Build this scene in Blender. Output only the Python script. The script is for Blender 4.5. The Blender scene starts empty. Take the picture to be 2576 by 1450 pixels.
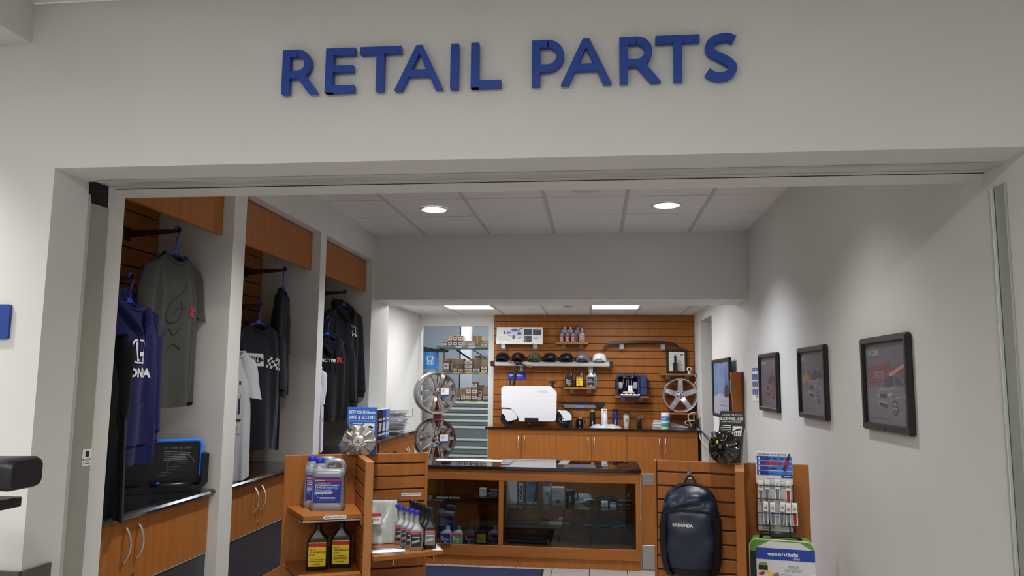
import bpy, math, random
from mathutils import Matrix, Vector
random.seed(7)
scene = bpy.context.scene
COL = scene.collection
PI = math.pi
R = math.radians

# ------------------------------------------------------------------ camera
CAM_H, CAM_F = 1.6, 1924.18                 # eye height (m), focal length in pixels of a 2576 wide frame
_y, _p, _r = R(6.2903), R(6.8926), R(0.5517)
_fw = Vector((-math.sin(_y)*math.cos(_p), math.cos(_y)*math.cos(_p), math.sin(_p)))
_rt = Vector((math.cos(_y), math.sin(_y), 0))
_up = _rt.cross(_fw)
_rt, _up = _rt*math.cos(_r)+_up*math.sin(_r), _up*math.cos(_r)-_rt*math.sin(_r)
cam_data = bpy.data.cameras.new('camera')
cam_data.sensor_width = 36
cam_data.lens = CAM_F/2576*36
cam_data.clip_start = .05
cam = bpy.data.objects.new('camera', cam_data)
COL.objects.link(cam)
cam.matrix_world = Matrix(((_rt.x,_up.x,-_fw.x,0),(_rt.y,_up.y,-_fw.y,0),(_rt.z,_up.z,-_fw.z,CAM_H),(0,0,0,1)))
scene.camera = cam

# ------------------------------------------------------------------ world, exposure
world = bpy.data.worlds.new('world'); scene.world = world
world.use_nodes = True
bg = world.node_tree.nodes['Background']
bg.inputs[0].default_value = (.95, .98, 1, 1)
bg.inputs[1].default_value = .32
vs = scene.view_settings
vs.view_transform = 'Standard'; vs.look = 'None'; vs.gamma = 1; vs.use_curve_mapping = False
vs.exposure = 0.0

def area_lamp(name, loc, sx, sy, power, color=(1,1,1), spread=180, rot=(0,0,0)):
    d = bpy.data.lights.new(name, 'AREA'); d.shape = 'RECTANGLE'; d.size = sx; d.size_y = sy
    d.energy = power; d.color = color; d.spread = R(spread)
    o = bpy.data.objects.new(name, d); COL.objects.link(o); o.location = loc; o.rotation_euler = rot
    return o
def spot_lamp(name, loc, power, angle, blend, color=(1,1,1), size=.09, rot=(0,0,0)):
    d = bpy.data.lights.new(name, 'SPOT'); d.energy = power; d.spot_size = R(angle); d.spot_blend = blend
    d.color = color; d.shadow_soft_size = size
    o = bpy.data.objects.new(name, d); COL.objects.link(o); o.location = loc; o.rotation_euler = rot
    return o
# lamps of the place: shop downlights, back-room and store-room ceiling panels
COOL = (.86, .905, 1); NEUT = (1, .99, .96)
LOBBY_FILL_PANELS = [(-4.4, -.6, 48), (-1.35, -.6, 62), (.2, -.6, 52), (-3.95, -3.2, 56), (-.8, -3.2, 48), (1.6, -3.2, 12)]  # unseen panels, added to light the storefront from the left with soft shadows
for x, y, p in LOBBY_FILL_PANELS: area_lamp('lobby_fill_lamp', (x, y, 2.945), 1.16, .56, p, NEUT)
DOWNLIGHTS = [(-1.287, 5.915, COOL, 165), (.547, 5.885, COOL, 190), (-1.287, 3.9, NEUT, 165), (.547, 3.9, NEUT, 84)]
for x, y, c, w in DOWNLIGHTS: spot_lamp('downlight_lamp', (x, y, 2.935), w, 116, 1.0, c, .07)
BACK_PANELS = [(-1.589, 9.525), (.24, 9.525), (-1.589, 8.306), (.24, 8.306)]  # the last two are unseen, added for brightness behind the header
for x, y in BACK_PANELS: area_lamp('back_panel_lamp', (x, y, 2.50), .58, .58, 17, (.93,.96,1))
STORE_PANELS = [(-2.1, 12.0), (-2.1, 13.3), (-.6, 12.2)]
for x, y in STORE_PANELS: area_lamp('store_panel_lamp', (x, y, 3.3), 1.2, .3, 38, (.94, .97, 1))
spot_lamp('wall_washer_lamp', (-2.58, 2.11, 2.79), 84, 104, .95, (1, .99, .97), .06, (R(4), 0, 0))

# ------------------------------------------------------------------ helpers: pixel of the 2576x1450 photograph -> point of the place
CP = Vector((0, 0, CAM_H))
def ray(px, py): return _rt*((px-1288)/CAM_F)+_up*((725-py)/CAM_F)+_fw
def atY(px, py, y): d = ray(px, py); return CP+d*(y/d.y)
def atX(px, py, x): d = ray(px, py); return CP+d*(x/d.x)
def atZ(px, py, z): d = ray(px, py); return CP+d*((z-CAM_H)/d.z)

# ------------------------------------------------------------------ geometry: every function returns (verts, faces)
def J(*gs):
    V, F = [], []
    for v, f in gs:
        n = len(V); V += v; F += [tuple(i+n for i in q) for q in f]
    return V, F
def M4(loc=(0,0,0), rot=(0,0,0), sc=(1,1,1)):
    from mathutils import Euler
    return Matrix.Translation(loc) @ Euler(rot).to_matrix().to_4x4() @ Matrix.Diagonal((*sc, 1))
def T(g, loc=(0,0,0), rot=(0,0,0), sc=(1,1,1)):
    m = M4(loc, rot, sc); return [tuple(m @ Vector(v)) for v in g[0]], g[1]
def box(x0, x1, y0, y1, z0, z1, b=0):
    if b <= 0:
        v = [(x,y,z) for z in (z0,z1) for y in (y0,y1) for x in (x0,x1)]
        return v, [(0,2,3,1),(4,5,7,6),(0,1,5,4),(2,6,7,3),(0,4,6,2),(1,3,7,5)]
    c = ((x0+x1)/2, (y0+y1)/2, (z0+z1)/2); h = (abs(x1-x0)/2, abs(y1-y0)/2, abs(z1-z0)/2); b = min(b, *[q*.98 for q in h])
    V = []; idx = {}
    for sx in (-1,1):
        for sy in (-1,1):
            for sz in (-1,1):
                s = (sx,sy,sz)
                for a in range(3):
                    p = [c[k]+s[k]*(h[k] if k == a else h[k]-b) for k in range(3)]
                    idx[s+(a,)] = len(V); V.append(tuple(p))
    F = []
    for a in range(3):
        k, l = (a+1)%3, (a+2)%3
        for s in (-1,1):
            q = []
            for u, w in ((-1,-1),(1,-1),(1,1),(-1,1)):
                t = [0,0,0]; t[a]=s; t[k]=u; t[l]=w; q.append(idx[tuple(t)+(a,)])
            F.append(tuple(q if s > 0 else q[::-1]))
        for u in (-1,1):
            for w in (-1,1):
                t0=[0,0,0]; t1=[0,0,0]; t0[a]=-1; t1[a]=1
                for t in (t0,t1): t[k]=u; t[l]=w
                t0=tuple(t0); t1=tuple(t1)
                q=[idx[t0+(k,)],idx[t1+(k,)],idx[t1+(l,)],idx[t0+(l,)]]
                F.append(tuple(q if u*w < 0 else q[::-1]))
    for sx in (-1,1):
        for sy in (-1,1):
            for sz in (-1,1):
                s=(sx,sy,sz); q=[idx[s+(0,)],idx[s+(1,)],idx[s+(2,)]]
                F.append(tuple(q if sx*sy*sz > 0 else q[::-1]))
    return V, F
def loft(secs, cap0=True, cap1=True, closed=True):
    V=[]; F=[]; n=len(secs[0])
    for s in secs: V += [tuple(p) for p in s]
    for k in range(len(secs)-1):
        for i in range(n if closed else n-1):
            j=(i+1)%n; F.append((k*n+i, k*n+j, (k+1)*n+j, (k+1)*n+i))
    if cap0: F.append(tuple(range(n))[::-1])
    if cap1: F.append(tuple((len(secs)-1)*n+i for i in range(n)))
    return V, F
def ring(c, r, n, z, r2=None): return [(c[0]+r*math.cos(2*PI*i/n), c[1]+(r2 or r)*math.sin(2*PI*i/n), z) for i in range(n)]
def lathe(prof, n=24, cap0=True, cap1=True): return loft([ring((0,0), max(r,1e-4), n, z) for r, z in prof], cap0, cap1)
def rrect(hw, hd, r, k=4):
    P=[]; r=min(r,hw*.999,hd*.999)
    for sx, sy, a in ((1,1,0),(-1,1,90),(-1,-1,180),(1,-1,270)):
        for i in range(k+1):
            t=R(a+90*i/k); P.append((sx*(hw-r)+r*math.cos(t), sy*(hd-r)+r*math.sin(t)))
    return P
def lofted(secs, k=4, cap0=True, cap1=True):
    """secs: (z, cx, half width, half depth, corner radius[, cy])"""
    return loft([[(s[1]+x, (s[5] if len(s) > 5 else 0)+y, s[0]) for x, y in rrect(s[2], s[3], s[4], k)] for s in secs], cap0, cap1)
def cyl(p0, p1, r0, r1=None, n=12, caps=True):
    p0, p1 = Vector(p0), Vector(p1); r1 = r0 if r1 is None else r1
    q = (p1-p0).to_track_quat('Z','Y')
    mk = lambda p, r: [tuple(p+q @ Vector((r*math.cos(2*PI*i/n), r*math.sin(2*PI*i/n), 0))) for i in range(n)]
    return loft([mk(p0,r0), mk(p1,r1)], caps, caps)
def tube(path, r, n=8, rs=None, flat=None):
    P=[Vector(p) for p in path]; secs=[]; up=None
    for i, p in enumerate(P):
        d=(P[min(i+1,len(P)-1)]-P[max(i-1,0)]).normalized()
        if up is None:
            up=Vector((0,0,1)) if abs(d.z) < .9 else Vector((0,1,0))
        s=d.cross(up).normalized(); up=s.cross(d).normalized()
        rr=rs[i] if rs else r; f=flat or 1
        secs.append([tuple(p+s*(rr*math.cos(2*PI*k/n))+up*(rr*f*math.sin(2*PI*k/n))) for k in range(n)])
    return loft(secs)
def prism(poly, d0, d1, axis='y'):
    n=len(poly)
    f={'y':lambda a,b,d:(a,d,b),'x':lambda a,b,d:(d,a,b),'z':lambda a,b,d:(a,b,d)}[axis]
    V=[f(a,b,d0) for a,b in poly]+[f(a,b,d1) for a,b in poly]
    A=sum(poly[i][0]*poly[(i+1)%n][1]-poly[(i+1)%n][0]*poly[i][1] for i in range(n))
    flip = (A > 0) != (axis == 'y')
    F=[tuple(range(n)), tuple(range(2*n-1,n-1,-1))]+[(i,n+i,n+(i+1)%n,(i+1)%n) for i in range(n)]
    if flip: F=[q[::-1] for q in F]
    return V, F
def ball(c, r, n=16, m=10, t0=0, t1=PI):
    rx, ry, rz = r if isinstance(r, tuple) else (r,r,r)
    secs=[[(c[0]+rx*math.sin(t)*math.cos(2*PI*i/n), c[1]+ry*math.sin(t)*math.sin(2*PI*i/n), c[2]-rz*math.cos(t)) for i in range(n)] for t in [max(1e-3,min(PI-1e-3,t0+(t1-t0)*k/m)) for k in range(m+1)]]
    return loft(secs)
def arc(cx, cy, r, a0, a1, n=10, ry=None): return [(cx+r*math.cos(R(a0+(a1-a0)*i/n)), cy+(ry or r)*math.sin(R(a0+(a1-a0)*i/n))) for i in range(n+1)]
def spline(pts, k=6):
    P=[Vector(p) for p in pts]; P=[P[0]*2-P[1]]+P+[P[-1]*2-P[-2]]; out=[]
    for i in range(1,len(P)-2):
        a,b,c,d=P[i-1:i+3]
        for j in range(k):
            t=j/k; out.append(tuple(.5*((2*b)+(c-a)*t+(2*a-5*b+4*c-d)*t*t+(3*b-a-3*c+d)*t**3)))
    return out+[tuple(P[-2])]
def strip2(pts, w):
    """outline polygon of a thick 2D path"""
    L=[]; Rr=[]; n=len(pts)
    for i,p in enumerate(pts):
        a=pts[max(i-1,0)]; b=pts[min(i+1,n-1)]; dx,dy=b[0]-a[0],b[1]-a[1]; l=math.hypot(dx,dy) or 1
        ww=w[i] if isinstance(w,(list,tuple)) else w
        L.append((p[0]-dy/l*ww/2,p[1]+dx/l*ww/2)); Rr.append((p[0]+dy/l*ww/2,p[1]-dx/l*ww/2))
    return L, Rr
def strip_prism(pts, w, d0, d1):
    L,Q=strip2(pts,w); secs=[[(l[0],d0,l[1]),(q[0],d0,q[1]),(q[0],d1,q[1]),(l[0],d1,l[1])] for l,q in zip(L,Q)]
    return loft(secs)

# ------------------------------------------------------------------ text outlines from Blender's built-in font
_TX={}
def text2d(s, bold=0):
    k=(s,bold)
    if k not in _TX:
        c=bpy.data.curves.new('t','FONT'); c.body=s; c.size=1; c.resolution_u=2; c.offset=bold; c.fill_mode='FRONT'
        o=bpy.data.objects.new('t',c); COL.objects.link(o)
        dg=bpy.context.evaluated_depsgraph_get(); dg.update()
        me=o.evaluated_get(dg).to_mesh()
        V=[(v.co.x,v.co.y) for v in me.vertices]; F=[tuple(p.vertices) for p in me.polygons]
        o.evaluated_get(dg).to_mesh_clear(); bpy.data.objects.remove(o); bpy.data.curves.remove(c)
        if not V: V=[(0,0),(0,0),(0,0)]; F=[(0,1,2)]
        x0=min(v[0] for v in V); x1=max(v[0] for v in V)
        _TX[k]=([((x-x0)/.7,y/.7) for x,y in V],F,(x1-x0)/.7)
    return _TX[k]
class Plane:
    """a flat face to print on: origin, right and up vectors"""
    def __init__(s, o=(0,0,0), r=(1,0,0), u=(0,0,1)):
        s.o=Vector(o); s.r=Vector(r).normalized(); s.u=Vector(u).normalized(); s.n=s.r.cross(s.u)
    def pt(s,x,y,off=.001): return tuple(s.o+s.r*x+s.u*y+s.n*off)
    def rect(s,x0,y0,x1,y1,off=.001):
        k=s.div(x0,x1); V=[]; F=[]
        for i in range(k+1):
            x=x0+(x1-x0)*i/k; V += [s.pt(x,y0,off),s.pt(x,y1,off)]
        for i in range(k): F.append((2*i,2*i+2,2*i+3,2*i+1))
        return V,F
    def div(s,a,b): return 1
    def poly(s,pts,off=.001): return [s.pt(x,y,off) for x,y in pts],[tuple(range(len(pts)))]
    def text(s,t,x,y,h,off=.0015,align='c',w=None,bold=0,ang=0,shear=0):
        V,F,tw=text2d(t,bold); sx=h if w is None else w/max(tw,1e-6)
        tw*=sx; dx={'c':-tw/2,'l':0,'r':-tw}[align]; ca,sa=math.cos(R(ang)),math.sin(R(ang))
        out=[]
        for a,b in V:
            a,b=a*sx+dx+b*h*shear,b*h; out.append(s.pt(x+a*ca-b*sa,y+a*sa+b*ca,off))
        return out,F
    def lines(s,x0,x1,y0,n,dy,h,off=.0015,seed=1,align='l'):
        rnd=random.Random(seed); g=[]
        for i in range(n):
            w=(x1-x0)*rnd.uniform(.72,1); y=y0-i*dy
            a,b=(x0,x0+w) if align=='l' else ((x1-w,x1) if align=='r' else ((x0+x1-w)/2,(x0+x1+w)/2))
            g.append(s.rect(a,y,b,y+h,off))
        return J(*g)
class Cyl(Plane):
    """printing round an upright cylinder whose axis passes the origin; x runs along the arc, front faces -Y"""
    def __init__(s,o,rad): s.o=Vector(o); s.R=rad
    def pt(s,x,y,off=.001):
        a=x/s.R; r=s.R+off; return tuple(s.o+Vector((r*math.sin(a),-r*math.cos(a),y)))
    def div(s,a,b): return max(2,int(abs(b-a)/s.R*6))
def emblem(pl,cx,cy,h,off=.0015,ring_=True):
    """rounded badge outline with a flared letter H"""
    g=[]; w=h*1.22
    def rr(sc,r):
        P=[]; tw,bw,hh=w/2*sc,w/2*sc*.86,h/2*sc
        for (x,y,a) in ((tw-r,hh-r,0),(-tw+r,hh-r,90),(-bw+r,-hh+r,180),(bw-r,-hh+r,270)):
            for i in range(5):
                t=R(a+90*i/4); P.append((cx+x+r*math.cos(t),cy+y+r*math.sin(t)))
        Q=[]
        for i,p in enumerate(P):
            n=P[(i+1)%len(P)]; k=5 if i%5==4 else 1
            Q+=[(p[0]+(n[0]-p[0])*j/k,p[1]+(n[1]-p[1])*j/k) for j in range(k)]
        return Q
    if ring_:
        A=rr(1,h*.22); B=rr(.86,h*.17); n=len(A)
        g.append(([pl.pt(x,y,off) for x,y in A+B],[(i,(i+1)%n,n+(i+1)%n,n+i) for i in range(n)]))
    q=lambda *p: g.append(pl.poly([(cx+x*h,cy+y*h) for x,y in p],off))
    q((-.44,.40),(-.38,.10),(-.33,-.16),(-.29,-.41),(-.13,-.41),(-.16,-.18),(-.17,-.02),(-.20,.14),(-.25,.40))
    q((.44,.40),(.25,.40),(.20,.14),(.17,-.02),(.16,-.18),(.13,-.41),(.29,-.41),(.33,-.16),(.38,.10))
    q((-.175,.0),(-.16,-.17),(-.06,-.19),(.06,-.19),(.16,-.17),(.175,.0),(.06,-.02),(-.06,-.02))
    return J(*g)

# ------------------------------------------------------------------ objects
def mesh_obj(name, g, mat, parent=None, smooth=False, label=None, loc=None, rot=None):
    if isinstance(g, bpy.types.Mesh): me=g
    else:
        me=bpy.data.meshes.new(name); me.from_pydata([tuple(v) for v in g[0]],[],g[1]); me.validate()
        if smooth:
            me.shade_smooth(); me.set_sharp_from_angle(angle=R(38))
        if mat: me.materials.append(mat)
    o=bpy.data.objects.new(name,me); COL.objects.link(o)
    if parent: o.parent=parent
    if loc is not None: o.location=loc
    if rot is not None: o.rotation_euler=rot
    if label: o['label']=label
    return o
P=mesh_obj
def thing(name,label,cat,loc=(0,0,0),rz=0,group=None,rot=None):
    o=bpy.data.objects.new(name,None); o.empty_display_size=.05; COL.objects.link(o)
    o.location=loc; o.rotation_euler=rot or (0,0,rz); o['label']=label; o['category']=cat
    if group: o['group']=group
    return o
def tag(o,label,cat,group=None):
    o['label']=label; o['category']=cat
    if group: o['group']=group
    return o
def struct(name,g,mat,label=None,parent=None,smooth=False):
    o=P(name,g,mat,parent,smooth); o['kind']='structure'
    if label: o['label']=label
    return o
def dup(root,loc,rz,label,group=None):
    r=root.copy(); COL.objects.link(r); r.location=loc; r.rotation_euler=(0,0,rz); r['label']=label
    if group: r['group']=group
    for ch in list(root.children):
        c=ch.copy(); COL.objects.link(c); c.parent=r
        for gch in ch.children:
            d=gch.copy(); COL.objects.link(d); d.parent=c
    return r

# ------------------------------------------------------------------ materials
def lin(c): return tuple((x/12.92 if x<=.04045 else ((x+.055)/1.055)**2.4) for x in (q/255 for q in c))
_M={}
def mat(name,rgb,rough=.5,metal=0,spec=.5,noise=0,nscale=30,bump=0,bscale=80,stretch=None,coat=0,emit=0,trans=0,alpha=1,sheen=0,rgb2=None):
    if name in _M: return _M[name]
    m=bpy.data.materials.new(name); m.use_nodes=True; nt=m.node_tree; b=nt.nodes['Principled BSDF']
    c=(*lin(rgb),1); b.inputs['Base Color'].default_value=c; b.inputs['Roughness'].default_value=rough
    b.inputs['Metallic'].default_value=metal; b.inputs['Specular IOR Level'].default_value=spec
    if coat: b.inputs['Coat Weight'].default_value=coat; b.inputs['Coat Roughness'].default_value=.08
    if sheen: b.inputs['Sheen Weight'].default_value=sheen
    if trans: b.inputs['Transmission Weight'].default_value=trans
    if alpha<1: b.inputs['Alpha'].default_value=alpha
    if emit: b.inputs['Emission Color'].default_value=c; b.inputs['Emission Strength'].default_value=emit
    tc=None
    if noise or bump:
        tc=nt.nodes.new('ShaderNodeTexCoord'); mp=nt.nodes.new('ShaderNodeMapping'); nt.links.new(tc.outputs['Object'],mp.inputs[0])
        if stretch: mp.inputs['Scale'].default_value=stretch
    if noise:
        n=nt.nodes.new('ShaderNodeTexNoise'); n.inputs['Scale'].default_value=nscale; n.inputs['Detail'].default_value=4
        nt.links.new(mp.outputs[0],n.inputs['Vector'])
        rp=nt.nodes.new('ShaderNodeValToRGB'); nt.links.new(n.outputs['Fac'],rp.inputs[0])
        lo=lin(rgb2) if rgb2 else tuple(x*(1-noise) for x in c[:3])
        hi=c[:3] if rgb2 else tuple(min(1,x*(1+noise)) for x in c[:3])
        rp.color_ramp.elements[0].position=.3; rp.color_ramp.elements[1].position=.7
        rp.color_ramp.elements[0].color=(*lo,1); rp.color_ramp.elements[1].color=(*hi,1)
        nt.links.new(rp.outputs[0],b.inputs['Base Color'])
    if bump:
        n2=nt.nodes.new('ShaderNodeTexNoise'); n2.inputs['Scale'].default_value=bscale; n2.inputs['Detail'].default_value=3
        nt.links.new(mp.outputs[0],n2.inputs['Vector'])
        bm=nt.nodes.new('ShaderNodeBump'); bm.inputs['Strength'].default_value=bump; bm.inputs['Distance'].default_value=.004
        nt.links.new(n2.outputs['Fac'],bm.inputs['Height']); nt.links.new(bm.outputs[0],b.inputs['Normal'])
    _M[name]=m; return m
def glass(name,tint=(255,255,255),ior=1.45,rough=.02,base=0.0,gain=1.0):
    if name in _M: return _M[name]
    m=bpy.data.materials.new(name); m.use_nodes=True; nt=m.node_tree; nt.nodes.clear()
    o=nt.nodes.new('ShaderNodeOutputMaterial'); mx=nt.nodes.new('ShaderNodeMixShader'); t=nt.nodes.new('ShaderNodeBsdfTransparent')
    g=nt.nodes.new('ShaderNodeBsdfGlossy'); lw=nt.nodes.new('ShaderNodeLayerWeight'); lw.inputs['Blend'].default_value=.5
    t.inputs[0].default_value=(*lin(tint),1); g.inputs['Roughness'].default_value=rough
    f0=((ior-1)/(ior+1))**2+base
    pw=nt.nodes.new('ShaderNodeMath'); pw.operation='POWER'; pw.inputs[1].default_value=5; nt.links.new(lw.outputs['Facing'],pw.inputs[0])
    a=nt.nodes.new('ShaderNodeMath'); a.operation='MULTIPLY_ADD'; a.inputs[1].default_value=gain*(1-f0); a.inputs[2].default_value=f0; a.use_clamp=True
    nt.links.new(pw.outputs[0],a.inputs[0]); nt.links.new(a.outputs[0],mx.inputs[0])
    nt.links.new(t.outputs[0],mx.inputs[1]); nt.links.new(g.outputs[0],mx.inputs[2]); nt.links.new(mx.outputs[0],o.inputs[0])
    _M[name]=m; return m
WALL=mat('wall_paint',(214,213,209),.6,noise=.02,nscale=3,bump=.03,bscale=220)
WHITEWALL=mat('white_paint',(226,224,220),.6,noise=.015,nscale=3,bump=.03,bscale=220)
WOOD=mat('cherry_veneer',(168,106,52),.42,spec=.2,noise=1,nscale=9,stretch=(3.2,3.2,.16),rgb2=(154,93,42),bump=.02,bscale=60)
WOODX=mat('cherry_veneer_lying',(168,106,52),.42,spec=.2,noise=1,nscale=9,stretch=(.2,3.2,3.2),rgb2=(150,90,40),bump=.02,bscale=60)
WOODE=mat('cherry_edge_band',(180,120,64),.4,noise=.05,nscale=20)
GROOVE=mat('groove_board',(70,34,14),.7,noise=.1,nscale=20)
GRANITE=mat('black_granite',(22,22,24),.12,spec=.6,noise=.5,nscale=160,coat=.3)
NICKEL=mat('brushed_nickel',(196,194,190),.32,1)
CHROME=mat('chrome',(225,225,228),.12,1)
ALU=mat('aluminium',(196,200,198),.4,.35,noise=.04,nscale=12,stretch=(.1,8,8))
STEEL=mat('stainless_plate',(178,178,176),.35,1,noise=.08,nscale=30,stretch=(1,1,8))
BLACK=mat('black_plastic',(20,20,21),.42)
BLACKM=mat('black_matte',(14,14,15),.75)
WHITE=mat('white_print',(232,232,232),.5)
PAPER=mat('white_paper',(228,228,226),.65,noise=.02,nscale=12)
BLUE=mat('sign_blue',(20,66,160),.45,noise=.03,nscale=10)
REDP=mat('print_red',(186,28,40),.5)
BLUEP=mat('print_blue',(28,60,160),.45)
NAVYP=mat('print_navy',(20,30,96),.45)
YELP=mat('print_yellow',(232,206,20),.5)
GREYP=mat('print_grey',(120,122,126),.55)
DARKP=mat('print_black',(22,22,24),.5)
LBLUEP=mat('print_light_blue',(64,120,214),.5)
# ================================================================== the setting
ZL, ZC, ZB = 2.963, 2.955, 2.52            # ceilings: lobby, shop, back room
XL, XR = -2.084, 1.35                      # faces of the pillars / of the right wall
FLOORT=mat('floor_tile',(172,168,162),.35,noise=.08,nscale=14,bump=.03,bscale=60)
GROUT=mat('grout',(84,80,74),.8,noise=.1,nscale=60)
TILE=mat('ceiling_tile',(226,224,222),.85,noise=.03,nscale=120,bump=.25,bscale=260)
GRID=mat('ceiling_grid',(214,213,210),.5); GRIDB=mat('ceiling_grid_bar',(192,190,187),.5); GRIDD=mat('ceiling_gap_shade',(64,62,60),.8)
WAINS=mat('dark_wainscot',(88,82,78),.55,noise=.06,nscale=14)
# floor: slab, tiles near the counter as pieces
fl=struct('floor',box(-7,6,-6,16,-.12,-.012),GROUT,'pale square floor tiles with dark joints')
me=None
ts=.318
for i in range(-7,5):
    for j in range(10,32):
        x,y=i*ts+.098,j*ts+.02
        if me is None:
            o=P('tile',T(box(-ts/2+.003,ts/2-.003,-ts/2+.003,ts/2-.003,-.012,0,.0015),(0,0,0)),FLOORT,fl); me=o.data
        else: o=P('tile',me,None,fl)
        o.location=(x,y,0)
P('tile_field',J(box(-7,6,-6,3.0,-.012,0),box(-7,-2.3,3.0,16,-.012,0),box(1.4,6,3.0,16,-.012,0),box(-2.3,1.4,10.1,16,-.012,0)),FLOORT,fl)
mt=P('floor_mat',J(box(-1.9,-.46,5.1,6.72,0,.01,.003)),mat('blue_mat',(32,43,76),.95,noise=.15,nscale=200,bump=.6,bscale=400))
tag(mt,'dark blue floor mat lying in front of glass display counter','mat')
P('border',J(box(-.475,-.445,5.1,6.72,0,.009,.002)),BLACKM,mt)

# storefront wall with the wide opening
wf=struct('wall_front',J(([(-7,2.47,0),(-1.921,2.47,0),(-1.921,2.47,2.338),(1.35,2.47,2.338),(1.35,2.47,0),(6,2.47,0),(6,2.47,ZL),(-7,2.47,ZL)],[(0,1,2,7),(2,3,6,7),(3,4,5,6)]),
    ([(-1.921,2.47,0),(-1.921,2.66,0),(-1.921,2.66,2.338),(-1.921,2.47,2.338),(-2.25,2.66,0),(-2.25,2.66,2.338)],[(0,1,2,3),(1,4,5,2)]),
    ([(1.35,2.47,0),(1.35,2.92,0),(1.35,2.92,2.338),(1.35,2.47,2.338)],[(1,0,3,2)]),
    ([(-1.921,2.47,2.338),(1.35,2.47,2.338),(1.35,2.92,2.338),(-1.921,2.92,2.338)],[(0,1,2,3)]),
    ([(-1.921,2.66,2.338),(-2.25,2.66,2.338),(-2.25,2.84,2.338),(-1.921,2.84,2.338)],[(3,2,1,0)]),
    box(-2.9,-2.25,2.66,2.84,0,2.5),box(-2.9,-1.967,2.84,2.955,0,2.7),([(-1.967,2.84,2.338),(-1.921,2.84,2.338),(-1.921,2.92,2.338),(-1.967,2.92,2.338)],[(0,1,2,3)]),
    ([(-2.9,2.92,2.338),(1.35,2.92,2.338),(1.35,2.92,ZC),(-2.9,2.92,ZC)],[(3,2,1,0)]),([(-7,2.47,ZL),(6,2.47,ZL),(6,2.92,ZL),(-7,2.92,ZL)],[(3,2,1,0)])),WALL,'off-white storefront wall above and beside the wide opening')
tr=struct('trim_1',J(box(-7,-1.921,2.458,2.47,0,.948),box(-1.921,-1.909,2.47,2.60,0,.948)),WAINS,'dark grey wainscot panel at foot of storefront wall')
# door track in the soffit
tk=struct('trim_2',box(-1.876,1.35,2.638,2.748,2.332,2.3376,.001),ALU,'long aluminium sliding door track across the opening')
for y,q in ((2.656,.017),(2.722,.012)): P('ridge',box(-1.876,1.35,y-q,y+q,2.3295,2.3322,.001),ALU,tk)
P('slot',box(-1.88,1.345,2.749,2.766,2.3335,2.3379),BLACKM,tk)
# folding panel parked in the left pocket
dr=struct('door_1',box(-1.972,-1.943,2.70,2.824,0,2.270,.003),mat('panel_grey_green',(150,150,138),.5,noise=.03,nscale=6),'grey-green folding door panel parked in the left jamb')
P('edge_profile',J(box(-1.967,-1.927,2.666,2.685,0,2.298,.004),box(-1.967,-1.934,2.685,2.701,0,2.284,.004)),ALU,dr)
P('pocket_shade',J(box(-2.19,-1.957,2.67,2.831,2.265,2.3375),box(-1.957,-1.88,2.662,2.717,2.308,2.3375)),BLACKM,dr)  # black blocks paint the shade inside the pocket above the panel
lab=Plane((-1.9425,2.795,1.291),(0,1,0),(0,0,1))
P('label',lab.rect(-.026,-.032,.028,.032,.0006),PAPER,dr)
P('label_print',J(lab.rect(-.009,.002,.013,.024,.001),lab.text('MY CLOSURE',.001,-.01,.006,.001,bold=.02,w=.05),lab.lines(-.02,.022,-.018,2,.006,.002,.001)),DARKP,dr)
# strike channel on the right jamb
st=struct('trim_3',box(1.342,1.35,2.628,2.694,0,2.265,.002),mat('channel_grey',(164,168,162),.45,.3),'pale metal strike channel on the right jamb')
P('channel',J(box(1.330,1.342,2.694,2.705,0,2.265,.002),box(1.336,1.35,2.706,2.722,0,2.268,.002)),ALU,st)
# lobby ceiling and beam at the upper left
lc=struct('ceiling',box(-7,6,-6,2.47,ZL+.012,ZL+.1),GRID,'white lobby ceiling with square tiles')
lm=None
for i in range(-6,8):
    for j in range(0,6):
        x=-2.0+i*.61; y=2.24-.61*j
        if x>5 or x<-6: continue
        if lm is None: o=P('tile',box(-.292,.292,-.292,.292,0,.012,.002),TILE,lc); lm=o.data
        else: o=P('tile',lm,None,lc)
        o.location=(x,y-.07,ZL)
struct('wall_beam',box(-3.3,-2.053,-6,2.47,2.81,ZL),WALL,'boxed ceiling beam meeting the storefront wall at upper left')
for k,(x,y,p) in enumerate(LOBBY_FILL_PANELS):
    t=thing('ceiling_light','added unseen lobby ceiling light panel %s the camera'%['far left of','left of','above','far behind and left of','straight behind','far behind and right of'][k],'light',(x,y,ZL-.003))
    P('frame',J(box(-.6,.6,-.3,-.28,-.012,0),box(-.6,.6,.28,.3,-.012,0),box(-.6,-.58,-.28,.28,-.012,0),box(.58,.6,-.28,.28,-.012,0)),GRID,t)
    P('diffuser',box(-.58,.58,-.28,.28,-.004,-.001),mat('fill_panel_glow',(255,253,246),.6,emit=1.5),t)
t=thing('wall_washer','small recessed wall washer in lobby beam soffit','light',(-2.58,2.11,2.808))
P('rim',T(lathe([(.07,-.006),(.085,-.006),(.085,.002),(.07,.002)],24,False,False)),GRID,t,True)
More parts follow.
